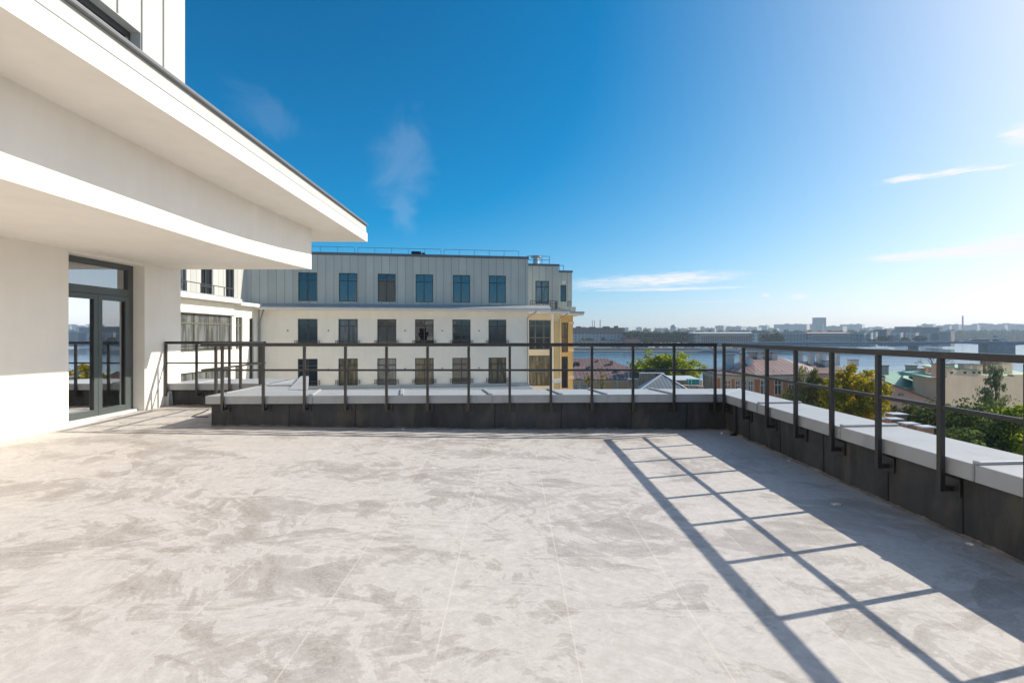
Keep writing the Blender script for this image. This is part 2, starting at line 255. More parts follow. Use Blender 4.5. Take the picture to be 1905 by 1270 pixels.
M = dict(
    floor=floor_mat(),
    render_white=mat('white_wall_render', (.84, .80, .735), .85, var=.04, vscale=1.2, bump=.12, bscale=220, dirt=((.76, .72, .655), .8, .25)),
    reveal=mat('warm_reveal_render', (.78, .70, .60), .85, var=.03, bump=.10, bscale=260),
    zinc_white=mat('pale_zinc_cladding', (.50, .51, .49), .45, 0, var=.03, vscale=.8),
    zinc_flash=mat('pale_zinc_flashing', (.47, .475, .46), .45, 0, var=.05, vscale=2),
    seam=mat('zinc_seam_shadow', (.42, .42, .41), .5, var=.05),
    gutter=mat('grey_metal_edge', (.23, .24, .25), .4, .3, var=.1),
    bitumen=mat('bitumen_membrane', (.050, .0515, .055), .78, var=.4, vscale=2.2, bump=.5, bscale=170, dirt=((.14, .125, .10), 2.6, .6)),
    bitumen_dust=mat('dusty_bitumen_foot', (.20, .175, .15), .9, var=.4, vscale=7, bump=.6, bscale=60),
    coping=mat('light_grey_coping_metal', (.37, .385, .40), .45, 0, var=.06, vscale=1.6, bump=.04, bscale=30, dirt=((.27, .265, .26), 3.2, .5)),
    black_paint=mat('black_railing_paint', (.030, .029, .030), .36, 0, var=.25, vscale=6, bump=.05, bscale=120),
    door_frame=mat('grey_green_door_frame', (.072, .088, .088), .38, 0, var=.06),
    gasket=mat('black_gasket', (.012, .012, .013), .6),
    white_metal=mat('white_threshold', (.72, .73, .73), .4, var=.06),
    room=mat('dim_room_plaster', (.72, .66, .57), .9, var=.08), room_floor=mat('dim_room_screed', (.16, .15, .14), .8, var=.2),
    glass=glass_mat('door_glass', (.86, .9, .9), .36, 1.2),
    fac=mat('cream_facade_render', (.88, .82, .71), .88, var=.05, vscale=.5, bump=.06, bscale=80),
    fac_y=mat('ochre_facade_render', (.64, .45, .19), .88, var=.06, vscale=.6), fac_c=mat('beige_facade_render', (.72, .60, .42), .88, var=.05),
    zinc=mat('grey_zinc_cladding', (.47, .49, .45), .5, 0, var=.07, vscale=.35, stripes=('X', .62, .035, .45)),
    zinc_lit=mat('grey_zinc_cladding_wing', (.46, .47, .455), .5, 0, var=.05, vscale=.35, stripes=('Y', .62, .035, .5)),
    zinc_cap=mat('dark_zinc_capping', (.13, .15, .17), .45, .2, var=.08),
    cornice=mat('pale_cornice', (.70, .70, .68), .7, var=.05), cornice_top=mat('grey_cornice_flashing', (.36, .38, .39), .45, .2, var=.1),
    win_frame=mat('dark_window_frame', (.05, .053, .055), .4, var=.1), win_frame_l=mat('olive_window_frame', (.13, .13, .10), .45, var=.1),
    pane_d=pane_mat('pane_dark_room', (.012, .014, .016), .09), pane_b=pane_mat('pane_blue', (.01, .012, .016), .14),
    pane_c=pane_mat('pane_curtained', (.26, .21, .12), .03), pane_g=pane_mat('pane_grey_blind', (.16, .17, .165), .08),
    galv=mat('galvanised_metal', (.55, .57, .58), .3, .7, var=.1), rust=mat('rusty_brown_metal', (.19, .08, .04), .7, var=.2),
    maroon=mat('maroon_sheet_roof', (.19, .118, .108), .5, 0, var=.22, vscale=.25, stripes=('X', 1.15, .22, .42)),
    maroon_y=mat('maroon_sheet_roof_hip', (.20, .125, .113), .5, 0, var=.22, vscale=.25, stripes=('Y', 1.15, .22, .42)),
    blueroof=mat('blue_grey_ribbed_roof', (.15, .18, .20), .5, 0, var=.12, vscale=.4, stripes=('X', .75, .18, .45)),
    green=mat('green_sheet_roof', (.22, .42, .31), .5, 0, var=.16, vscale=.25, stripes=('X', 1.0, .2, .5)),
    green_dk=mat('deep_green_sheet_roof', (.05, .26, .15), .5, 0, var=.16, vscale=.25, stripes=('X', 1.0, .2, .55)),
    palemetal=mat('pale_sheet_roof', (.52, .54, .56), .4, 0, var=.12, stripes=('X', .7, .08, .6)),
    orange=mat('orange_house_plaster', (.50, .19, .075), .9, var=.16, vscale=.6, dirt=((.33, .19, .11), 1.0, .5)),
    peach=mat('peach_house_plaster', (.66, .37, .20), .9, var=.1, vscale=.4), trim=mat('cream_stone_trim', (.62, .52, .38), .85, var=.1),
    pink=mat('pink_house_plaster', (.56, .35, .27), .9, var=.1, vscale=.25, dirt=((.36, .25, .21), .5, .5)),
    cream=mat('cream_fire_wall', (.72, .55, .37), .9, var=.08, vscale=.3, dirt=((.60, .46, .32), .6, .6)),
    peel=mat('peeling_brick_wall', (.42, .30, .20), .9, var=.2, vscale=.8, dirt=((.20, .07, .045), .55, 1.6)),
    brick=mat('brick_chimney', (.36, .20, .14), .9, var=.25, vscale=2), chim=mat('plastered_chimney', (.52, .45, .38), .9, var=.2, vscale=1.5),
    chim_w=mat('whitewashed_chimney', (.62, .60, .57), .9, var=.12, vscale=1.5), capm=mat('chimney_cap', (.16, .11, .10), .7), capb=mat('zinc_chimney_cap', (.42, .46, .52), .5),
    frame_w=mat('white_window_frame', (.72, .70, .66), .6, var=.05),
    trunk=mat('tree_bark', (.075, .055, .04), .95, var=.3, vscale=4), trunk_far=mat('far_tree_bark', (.06, .05, .04), .95),
    leaf_lime=leaf_mat('lime_leaves', (.10, .17, .015), (.40, .44, .04), (.50, .48, .05), .35, .5), leaf_willow=leaf_mat('willow_leaves', (.09, .11, .035), (.27, .27, .10), (.30, .24, .08), .5),
    leaf_autumn=leaf_mat('autumn_leaves', (.16, .17, .02), (.52, .42, .03), (.56, .34, .03), .35, .45), leaf_dark=leaf_mat('dark_green_leaves', (.03, .065, .018), (.17, .22, .07), None, .35),
    leaf_olive=leaf_mat('olive_leaves', (.06, .09, .025), (.22, .22, .09), None, .5), leaf_grey=leaf_mat('grey_green_leaves', (.12, .15, .08), (.36, .37, .22), None, .6),
    leaf_yel=leaf_mat('yellow_leaves', (.14, .14, .02), (.32, .26, .04), None, 1), leaf_far=leaf_mat('far_tree_leaves', (.012, .035, .016), (.04, .07, .025), None, .12, .25),
    leaf_far2=leaf_mat('far_olive_leaves', (.03, .05, .015), (.085, .10, .03), None, .12, .25),
    water=water_mat(), ground=mat('city_ground', (.26, .235, .195), .95, var=.3, vscale=.03), asphalt=mat('asphalt', (.06, .06, .062), .9, var=.2, vscale=.1),
    quay=mat('granite_quay', (.20, .19, .19), .85, var=.25, vscale=.06), quaytop=mat('quay_pavement', (.30, .29, .28), .9, var=.2, vscale=.1),
    grass=mat('far_lawn', (.10, .14, .03), .95, var=.3, vscale=.1),
    bridge=mat('blue_grey_bridge_steel', (.085, .15, .21), .6, var=.1, vscale=.05), pierm=mat('bridge_pier_granite', (.20, .21, .22), .85, var=.15, vscale=.1),
    f_pink=mat('far_pink_stone', (.40, .31, .28), .9, var=.1, vscale=.05, win=(5.2, 5.5, (.13, .12, .13))), f_pinkp=mat('far_pink_plain', (.43, .335, .30), .9, var=.1, vscale=.05),
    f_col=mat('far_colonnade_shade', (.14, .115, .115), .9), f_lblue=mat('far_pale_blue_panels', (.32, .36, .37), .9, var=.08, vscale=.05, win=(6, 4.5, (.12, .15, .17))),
    f_ind=mat('far_brown_brick', (.10, .085, .085), .9, var=.3, vscale=.05, win=(7, 9, (.05, .05, .055))), f_red=mat('far_red_roof', (.24, .075, .08), .8, var=.1), f_redw=mat('far_red_wall', (.50, .16, .13), .8, var=.1),
    f_grey=mat('far_grey_stone', (.30, .285, .27), .9, var=.1, vscale=.05, win=(5.5, 5, (.12, .13, .14))), f_white=mat('far_white_stone', (.58, .54, .50), .9, var=.06, win=(6, 5, (.20, .20, .21))),
    f_dark=mat('far_dark_block', (.17, .17, .18), .9, var=.1, win=(5, 3.6, (.09, .10, .11))), f_roof=mat('far_light_roof', (.55, .52, .50), .8), f_roofo=mat('far_terracotta_roof', (.52, .33, .25), .8),
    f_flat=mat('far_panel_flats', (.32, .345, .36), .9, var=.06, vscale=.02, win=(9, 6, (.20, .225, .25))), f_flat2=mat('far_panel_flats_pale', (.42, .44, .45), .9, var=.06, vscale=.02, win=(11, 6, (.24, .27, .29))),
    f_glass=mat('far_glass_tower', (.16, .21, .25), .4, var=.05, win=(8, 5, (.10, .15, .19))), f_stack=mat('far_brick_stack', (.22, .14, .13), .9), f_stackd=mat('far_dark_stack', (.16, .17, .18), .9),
    car_w=mat('white_car_paint', (.70, .70, .70), .3), car_d=mat('dark_car_paint', (.04, .045, .05), .3), car_r=mat('red_car_paint', (.40, .04, .035), .3), car_b=mat('blue_car_paint', (.05, .12, .28), .3),
    car_g=mat('car_glass', (.02, .025, .03), .1), tyre=mat('tyre_rubber', (.02, .02, .02), .8), teal=mat('teal_site_hut', (.03, .30, .26), .6), sign_b=mat('blue_sign', (.03, .22, .42), .5),
    crumb=mat('plaster_crumb', (.66, .62, .58), .9, var=.1), cable=mat('black_cable', (.015, .015, .015), .5), boatw=mat('white_boat_paint', (.60, .60, .60), .4), boatd=mat('dark_boat_hull', (.05, .07, .10), .4),
)

# ------------------------------------------------------------------ mesh helpers
class MB:
    def __init__(s): s.v = []; s.f = []; s.p = []
    def add(s, vs, fs):
        b = len(s.v); s.p.append((b, len(s.f))); s.v += [tuple(q) for q in vs]; s.f += [tuple(b + i for i in f) for f in fs]; return s
    def quad(s, a, b, c, d): return s.add([a, b, c, d], [(0, 1, 2, 3)])
    def box(s, x0, x1, y0, y1, z0, z1):
        return s.add([(x0, y0, z0), (x1, y0, z0), (x1, y1, z0), (x0, y1, z0), (x0, y0, z1), (x1, y0, z1), (x1, y1, z1), (x0, y1, z1)],
                     [(3, 2, 1, 0), (4, 5, 6, 7), (0, 1, 5, 4), (1, 2, 6, 5), (2, 3, 7, 6), (3, 0, 4, 7)])
    def bar(s, p, q, w, h=None, up=(0, 0, 1)):
        p, q = Vector(p), Vector(q); d = (q - p).normalized(); u = Vector(up)
        if abs(d.dot(u)) > .99: u = Vector((0, 1, 0))
        a = d.cross(u).normalized() * (w / 2); b = a.cross(d).normalized() * ((h or w) / 2)
        vs = [p - a - b, p + a - b, p + a + b, p - a + b, q - a - b, q + a - b, q + a + b, q - a + b]
        return s.add(vs, [(3, 2, 1, 0), (4, 5, 6, 7), (0, 1, 5, 4), (1, 2, 6, 5), (2, 3, 7, 6), (3, 0, 4, 7)])
    def tube(s, pts, rad, n=8, cap=True):
        pts = [Vector(p) for p in pts]; rad = rad if isinstance(rad, (list, tuple)) else [rad] * len(pts); rings = []
        for i, p in enumerate(pts):
            d = (pts[min(i + 1, len(pts) - 1)] - pts[max(i - 1, 0)]).normalized()
            u = Vector((0, 0, 1)) if abs(d.z) < .95 else Vector((1, 0, 0))
            a = d.cross(u).normalized(); b = d.cross(a)
            rings.append([p + (a * math.cos(2 * math.pi * k / n) + b * math.sin(2 * math.pi * k / n)) * rad[i] for k in range(n)])
        vs = [q for r in rings for q in r]; fs = []
        for i in range(len(pts) - 1):
            for k in range(n): fs.append((i * n + k, i * n + (k + 1) % n, (i + 1) * n + (k + 1) % n, (i + 1) * n + k))
        if cap: fs += [tuple(range(n)), tuple(reversed(range((len(pts) - 1) * n, len(pts) * n)))]
        return s.add(vs, fs)
    def prism(s, poly, z0, z1):
        n = len(poly)
        zb = z0 if isinstance(z0, (list, tuple)) else [z0] * n; zt = z1 if isinstance(z1, (list, tuple)) else [z1] * n
        vs = [(p[0], p[1], zb[i]) for i, p in enumerate(poly)] + [(p[0], p[1], zt[i]) for i, p in enumerate(poly)]
        fs = [tuple(reversed(range(n))), tuple(range(n, 2 * n))] + [(i, (i + 1) % n, n + (i + 1) % n, n + i) for i in range(n)]
        return s.add(vs, fs)
    def pieces(s, name, m, parent=None, **kw):
        e = s.p + [(len(s.v), len(s.f))]
        for (v0, f0), (v1, f1) in zip(e[:-1], e[1:]):
            q = MB(); q.add(s.v[v0:v1], [tuple(i - v0 for i in f) for f in s.f[f0:f1]]); q.build(name, m, parent, **kw)
    def build(s, name, m, parent=None, off=None, warp=None, bevel=0, smooth=False):
        me = bpy.data.meshes.new(name); vs = s.v
        if warp: vs = [warp(*q) for q in vs]
        if off is not None: vs = [(q[0] - off[0], q[1] - off[1], q[2] - off[2]) for q in vs]
        me.from_pydata(vs, [], s.f); me.update()
        if bevel:
            bm = bmesh.new(); bm.from_mesh(me); bmesh.ops.remove_doubles(bm, verts=bm.verts, dist=1e-5)
            bmesh.ops.recalc_face_normals(bm, faces=bm.faces)
            es = [e for e in bm.edges if len(e.link_faces) == 2 and e.calc_face_angle(0) > .5]
            bmesh.ops.bevel(bm, geom=es, offset=bevel, segments=2, profile=.5, affect='EDGES'); bm.to_mesh(me); bm.free()
        else:
            bm = bmesh.new(); bm.from_mesh(me); bmesh.ops.recalc_face_normals(bm, faces=bm.faces); bm.to_mesh(me); bm.free()
        if smooth:
            for p_ in me.polygons: p_.use_smooth = True
        me.materials.append(m)
        o = bpy.data.objects.new(name, me); col.objects.link(o)
        if parent is not None: o.parent = parent
        return o
def tag(o, label=None, cat=None, group=None, kind=None):
    for k, v in (('label', label), ('category', cat), ('group', group), ('kind', kind)):
        if v: o[k] = v
    return o
def thing(name, label, cat, loc=(0, 0, 0), rz=0, group=None):
    o = bpy.data.objects.new(name, None); col.objects.link(o); o.empty_display_size = .3
    o.location = loc; o.rotation_euler = (0, 0, rz); return tag(o, label, cat, group)
def kids(o): return [c for c in bpy.data.objects if c.parent == o]
def copy_tree(o, parent=None):
    c = o.copy(); col.objects.link(c)
    if parent is not None: c.parent = parent
    for ch in kids(o): copy_tree(ch, c)
    return c
def struct(o): o['kind'] = 'structure'; return o
def P(px, py, d): return ((px - PX0) * d / FPX, d, CZ + (PY0 - py) * d / FPX)   # planning: a sight line at a known distance
def PX(px, d): return (px - PX0) * d / FPX
def PZ(py, d): return CZ + (PY0 - py) * d / FPX

def holed(mb, fr, u0, u1, z0, z1, holes, depth):
    """wall face with rectangular openings and reveals; fr(u, w, z) -> xyz with w going inwards"""
    us = sorted({u0, u1, *[h[0] for h in holes], *[h[1] for h in holes]}); zs = sorted({z0, z1, *[h[2] for h in holes], *[h[3] for h in holes]})
    us = [u for u in us if u0 <= u <= u1]; zs = [z for z in zs if z0 <= z <= z1]
    for i in range(len(us) - 1):
        for j in range(len(zs) - 1):
            cu, cz = (us[i] + us[i + 1]) / 2, (zs[j] + zs[j + 1]) / 2
            if any(h[0] < cu < h[1] and h[2] < cz < h[3] for h in holes): continue
            mb.quad(fr(us[i], 0, zs[j]), fr(us[i + 1], 0, zs[j]), fr(us[i + 1], 0, zs[j + 1]), fr(us[i], 0, zs[j + 1]))
    for (a, b, c, d) in holes:
        mb.quad(fr(a, 0, c), fr(a, depth, c), fr(a, depth, d), fr(a, 0, d)); mb.quad(fr(b, 0, c), fr(b, depth, c), fr(b, depth, d), fr(b, 0, d))
        mb.quad(fr(a, 0, c), fr(b, 0, c), fr(b, depth, c), fr(a, depth, c)); mb.quad(fr(a, 0, d), fr(b, 0, d), fr(b, depth, d), fr(a, depth, d))
def fbox(mb, fr, u0, u1, w0, w1, z0, z1):
    vs = [fr(u0, w0, z0), fr(u1, w0, z0), fr(u1, w1, z0), fr(u0, w1, z0), fr(u0, w0, z1), fr(u1, w0, z1), fr(u1, w1, z1), fr(u0, w1, z1)]
    mb.add(vs, [(3, 2, 1, 0), (4, 5, 6, 7), (0, 1, 5, 4), (1, 2, 6, 5), (2, 3, 7, 6), (3, 0, 4, 7)])
def window(parent, fr, a, b, c, d, w, cols, rows, fm, pm, t=.055, name='window'):
    """frame with mullions at fractions cols/rows, and a pane as its sub-part"""
    f = MB(); fbox(f, fr, a, a + t, w - .05, w + .02, c, d); fbox(f, fr, b - t, b, w - .05, w + .02, c, d)
    fbox(f, fr, a + t, b - t, w - .05, w + .02, c, c + t); fbox(f, fr, a + t, b - t, w - .05, w + .02, d - t, d)
    for k in cols: u = a + (b - a) * k; fbox(f, fr, u - t * .6, u + t * .6, w - .045, w + .015, c + t, d - t)
    for k in rows: z = c + (d - c) * k; fbox(f, fr, a + t, b - t, w - .04, w + .01, z - t * .6, z + t * .6)
    fo = f.build(name, fm, parent)
    g = MB(); g.quad(fr(a + t * .5, w, c + t * .5), fr(b - t * .5, w, c + t * .5), fr(b - t * .5, w, d - t * .5), fr(a + t * .5, w, d - t * .5))
    g.build('pane', pm, fo); return fo

# ================================================================== THE TERRACE
def floor_z(x, y):
    return .0125 * max(0, -x) + .012 * max(0, min(y - 6.8, 2.6))
fm_ = MB(); xs = [-7 + i * .5 for i in range(22)]; ys = [-6 + j * .5 for j in range(34)]
for i in range(len(xs) - 1):
    for j in range(len(ys) - 1):
        q = [(xs[i], ys[j]), (xs[i + 1], ys[j]), (xs[i + 1], ys[j + 1]), (xs[i], ys[j + 1])]
        if xs[i] > 3.2 or ys[j] > 9.6: continue
        fm_.quad(*[(a, b, floor_z(a, b)) for a, b in q])
fo = fm_.build('terrace_floor', M['floor']); struct(fo)

# ---- parapets: dark membrane upstand with a pale sheet-metal coping
ZC, ZL = .522, .408
def tilt(x, y, z):               # the far copings dip a little towards the building
    return (x, y, z - (.03 * max(0, min(1, (2.9 - x) / 7.2)) if z > .2 else 0))
def seam(mb, p, q, h=.022, w=.05):
    p, q = Vector(p), Vector(q); mb.bar(p + Vector((0, 0, h / 2)), q + Vector((0, 0, h / 2)), w, h)
def parapet(name, label, loc, up, cop, seams, joints, foot, warp=None):
    t = thing(name, label, 'parapet', loc)
    u = up.build('upstand', M['bitumen'], t, off=loc, warp=warp)
    joints.pieces('membrane_joint', M['gasket'], u, off=loc)
    if foot.v: foot.build('dusty_foot', M['bitumen_dust'], u, off=loc)
    c = cop.build('coping', M['coping'], t, off=loc, warp=warp, bevel=.004)
    seams.pieces('coping_seam', M['coping'], c, off=loc, warp=warp, bevel=.006)
    return t
def foot_strip(mb, p0, p1, nrm, n=60, seed=1):
    rg = random.Random(seed); p0, p1 = Vector(p0), Vector(p1); nrm = Vector(nrm); pr = None; sa_, sh_ = .022, .012
    for i in range(n + 1):
        k = i / n; c = p0.lerp(p1, k); sa_ = .75 * sa_ + .25 * (.010 + rg.random() * .03); sh_ = .7 * sh_ + .3 * (.004 + rg.random() ** 3 * .045); a, h = sa_, sh_
        fz = floor_z(c.x, c.y)
        r = [(c.x - nrm.x * .0, c.y - nrm.y * .0, fz + h), (c.x + nrm.x * a * .45, c.y + nrm.y * a * .45, fz + h * .55), (c.x + nrm.x * a, c.y + nrm.y * a, fz + .001)]
        if pr: mb.quad(pr[0], pr[1], r[1], r[0]); mb.quad(pr[1], pr[2], r[2], r[1])
        pr = r
# far parapet
up = MB(); up.box(-4.31, 3.06, 7.24, 7.82, -.3, ZC - .03)
cp = MB(); cp.box(-4.36, 3.0, 7.175, 7.89, ZL, ZC)
sm = MB(); jt = MB(); ft = MB()
for x in (-2.84, -1.55, -.28, .72, 1.36, 2.31): seam(sm, (x - .02, 7.19, ZC), (x - .16, 7.87, ZC))
for x in (-2.84, -.28, 1.36): sm.bar((x, 7.172, ZL + .004), (x, 7.172, ZC - .004), .012, .006)
for x in (-3.2, -2.25, -1.15, -.25, .7, 1.7, 2.5): jt.bar((x, 7.238, 0), (x + .01, 7.238, ZL - .02), .012, .008)
foot_strip(ft, (-4.3, 7.236, 0), (3.05, 7.236, 0), (0, -1, 0), 260, 3)
parapet('parapet', 'long low black parapet with pale metal coping straight across the far end of the terrace', (-.6, 7.5, 0), up, cp, sm, jt, ft, tilt)
# right-hand parapet
up = MB(); up.box(3.06, 3.52, -5.5, 7.82, -.3, ZC - .03)
cp = MB(); cp.prism([(3.0, -5.5), (3.57, -5.5), (3.57, 7.89), (3.004, 7.89)], ZL, ZC)
sm = MB(); jt = MB(); ft = MB()
for y in (6.18, 4.62, 3.28, 1.95, .6): seam(sm, (3.015, y, ZC), (3.56, y + .05, ZC))
for y in (6.18, 4.62, 3.28): sm.bar((2.997, y, ZL + .004), (2.997, y, ZC - .004), .006, .012)
sm.bar((3.02, 7.16, ZC + .004), (3.55, 7.87, ZC + .004), .03, .01)
for y in (6.5, 5.75, 4.95, 4.1, 3.42, 2.7, 1.9): jt.bar((3.058, y, 0), (3.058, y + .01, ZL - .02), .008, .012)
foot_strip(ft, (3.056, 7.2, 0), (3.056, -1, 0), (-1, 0, 0), 330, 5)
par_r = parapet('parapet', 'black parapet with pale metal coping running along the right side of the terrace', (3.3, 2, 0), up, cp, sm, jt, ft)
mm = MB(); mm.prism([(3.054, 6.10), (3.054, 5.80), (3.060, 5.80), (3.060, 6.10)], .19, .40); mm.build('repair_patch', M['bitumen'], kids(par_r)[0], off=(3.3, 2, 0), bevel=.002)
# wedge-shaped parapet beside the passage and the one across its end
up = MB(); up.prism([(-4.31, 7.24), (-3.2, 7.84), (-3.3, 7.95), (-4.15, 9.9), (-4.31, 9.9)], -.3, ZC - .04)
cp = MB(); cp.prism([(-4.358, 7.9), (-3.35, 7.9), (-4.12, 9.94), (-4.358, 9.94)], ZL - .03, ZC - .03)
sm = MB(); seam(sm, (-4.3, 8.6, ZC - .03), (-3.7, 8.62, ZC - .03)); seam(sm, (-4.25, 7.5, ZC - .028), (-4.12, 9.7, ZC - .03), .012, .03)
sm.prism([(-3.55, 8.0), (-3.2, 7.92), (-4.0, 9.93), (-4.16, 9.93)], ZC - .028, [ZC - .025, ZC - .025, ZC + .03, ZC + .03])
parapet('parapet', 'short wedge-shaped parapet with pale coping beside the passage at the left', (-4.2, 8.6, 0), up, cp, sm, MB().bar((-4.312, 8.4, .05), (-4.312, 8.4, .37), .008, .012), MB())
up = MB(); up.box(-6.15, -4.32, 9.02, 9.9, -.3, ZC - .03)
cp = MB(); cp.box(-6.14, -4.364, 8.965, 9.955, ZL - .025, ZC - .025)
sm = MB(); seam(sm, (-5.62, 8.98, ZC - .025), (-5.60, 9.94, ZC - .025)); sm.bar((-5.62, 8.963, ZL - .02), (-5.62, 8.963, ZC - .03), .012, .006)
jt = MB(); jt.bar((-5.45, 9.018, .1), (-5.45, 9.018, ZL - .04), .012, .008)
ft = MB(); foot_strip(ft, (-6.1, 9.016, 0), (-4.33, 9.016, 0), (0, -1, 0), 90, 8)
parapet('parapet', 'short black parapet closing the end of the passage next to the white wall', (-5.2, 9.4, 0), up, cp, sm, jt, ft)

# ---- railings: square black tube, posts side-mounted on the parapets with angle brackets
TOP, MID, T = CZ - .117, CZ - .50, .04
def railing(name, label, loc, p0, p1, posts, side, post_bottom, ext=(0, 0), plate=True):
    """straight railing from p0 to p1 (xy); posts = list of xy; side = unit xy vector towards the parapet"""
    t = thing(name, label, 'railing', loc, group='black tube railings of the terrace')
    d = (Vector(p1) - Vector(p0)).normalized(); a = Vector(p0) - d * ext[0]; b = Vector(p1) + d * ext[1]
    MB().bar((a.x, a.y, TOP - .024), (b.x, b.y, TOP - .024), .05, .048).build('top_rail', M['black_paint'], t, off=loc, bevel=.004)
    MB().bar((a.x, a.y, MID), (b.x, b.y, MID), .025, .028).build('mid_rail', M['black_paint'], t, off=loc, bevel=.003)
    for (x, y) in posts:
        po = MB().bar((x, y, post_bottom), (x, y, TOP - .05), .036, .036, up=(d.x, d.y, 0)).build('post', M['black_paint'], t, off=loc, bevel=.004)
        k = MB(); s = side; w = 0.075
        k.bar((x + s[0] * .019, y + s[1] * .019, post_bottom + .02), (x + s[0] * w, y + s[1] * w, post_bottom + .02), .034, .034)
        k.bar((x + s[0] * (w + .0), y + s[1] * (w + .0), post_bottom + .035), (x + s[0] * (w + .012), y + s[1] * (w + .012), post_bottom + .035), .13, .12)
        k.build('bracket', M['black_paint'], po, off=loc, bevel=.002)
fx = [PX(414 + 76.4 * i, 7.15) for i in range(13)]
railing('railing', 'long black tube railing along the parapet across the far end of the terrace', (-.6, 7.15, 0), (-4.40, 7.15), (2.89, 7.15), [(x, 7.15) for x in fx], (0, 1), .285, (0, .01))
ry = [7.06 - .595 * i for i in range(20)]
railing('railing', 'black tube railing running along the right-hand parapet', (2.965, 2, 0), (2.965, 7.08), (2.965, -4.4), [(2.965, y) for y in ry], (1, 0), .285)
railing('railing', 'black tube railing at the end of the passage beside the white wall', (-5.3, 8.93, 0), (-6.13, 8.93), (-4.36, 8.93), [(x, 8.93) for x in (-6.12, -5.58, -5.0, -4.46)], (0, 1), .28)
railing('railing', 'short black tube railing running in depth along the passage beside the wedge parapet', (-4.40, 8, 0), (-4.40, 7.18), (-4.40, 8.90), [(-4.40, y) for y in (7.5, 8.18, 8.86)], (1, 0), .28)

# ---- small things on the terrace
dp = thing('drain_pipe', 'short thin black pipe standing upright at the foot of the right parapet near the corner', 'pipe', (3.0, 6.86, 0))
MB().tube([(3.03, 6.86, .42), (3.03, 6.86, .06), (3.0, 6.84, .012)], .014, 10)  .build('pipe', M['black_paint'], dp, off=(3.0, 6.86, 0), smooth=True)
MB().tube([(3.0, 6.84, .003), (3.0, 6.84, .02)], .045, 12).build('pipe_foot', M['cable'], dp, off=(3.0, 6.86, 0))
cab = MB().tube([(-4.33, 7.21, .30), (-4.40, 7.17, .26), (-4.52, 7.16, .215), (-4.56, 7.18, .20), (-4.5, 7.2, .195), (-4.34, 7.22, .19)], .007, 6).build('cable', M['cable'], off=(-4.4, 7.2, .2), smooth=True)
cab.location = (-4.4, 7.2, .2); tag(cab, 'thin black cable looping out under the coping at the far parapet left corner', 'cable')
for i, (x, y, s, lb) in enumerate([(2.60, 4.05, .022, 'small pale plaster crumb lying alone in the shaded strip of floor'), (2.99, 5.45, .02, 'pale crumb stuck at the foot of the right parapet below the repair patch'),
                                  (2.98, 3.28, .017, 'tiny pale chip on the floor edge close to the right parapet, nearer the camera'), (-1.55, 7.16, .02, 'small pale crumb at the foot of the far parapet'), (2.90, 6.95, .03, 'pale rubble crumb in the corner where the two parapets meet')]):
    bm = bmesh.new(); bmesh.ops.create_icosphere(bm, subdivisions=2, radius=s); rg = random.Random(i)
    for v in bm.verts: v.co = Vector((v.co.x * 1.5, v.co.y, v.co.z * .45)) * (1 + rg.uniform(-.35, .35))
    me = bpy.data.meshes.new('plaster_crumb'); bm.to_mesh(me); bm.free(); me.materials.append(M['crumb'])
    o = bpy.data.objects.new('plaster_crumb', me); col.objects.link(o); o.location = (x, y, floor_z(x, y) + s * .3); o.rotation_euler = (0, 0, i); tag(o, lb, 'debris')

# ================================================================== THE PENTHOUSE (left)
PB = (-6.15, 7.0, 0)
ph = thing('penthouse_building', 'white rendered penthouse with overhanging eaves and a glazed door at the left of the terrace', 'building', PB)
XW, YE = -6.15, 9.37
frw = lambda u, w, z: (XW - w, u, z)                                   # wall facing +X, u = depth
wl = MB(); holed(wl, frw, -6, YE, -.25, CZ + 1.3, [(7.0, 8.45, .085, CZ + 1.145)], .21)
wl.quad((XW, YE, -.25), (-13, YE, -.25), (-13, YE, CZ + 1.3), (XW, YE, CZ + 1.3))
holed(wl, lambda u, w, z: (-13 + w, u, z), -6, YE, -.25, CZ + 1.3, [(4.8, 9.0, .3, 2.5)], .3)  # outer wall with an unseen opening added so sky light reaches the room
wl.build('wall', M['render_white'], ph, off=PB)
# the projecting box above the door, its edge curving gently in plan
prof = [(-3.80, -6), (-3.80, 4.0), (-3.805, 5.2), (-3.81, 6.3), (-3.79, 7.2), (-3.745, 8.1), (-3.70, 8.7), (-3.655, 9.2)]
zb = [CZ + 1.16] * 4 + [CZ + 1.165, CZ + 1.175, CZ + 1.185, CZ + 1.19]
poly = prof + [(-6.8, 9.2), (-6.8, -6)]
bx = MB(); bx.prism(poly, zb + [CZ + 1.19, CZ + 1.16], CZ + 1.96); bo = bx.build('projecting_box', M['render_white'], ph, off=PB)
mm = MB(); mm.box(-13, XW - .002, 9.2, YE - .003, CZ + 1.19, CZ + 1.96); mm.box(-13, -6.8, -6, 9.2, CZ + 1.3, CZ + 1.96); mm.build('upper_wall', M['render_white'], ph, off=PB)
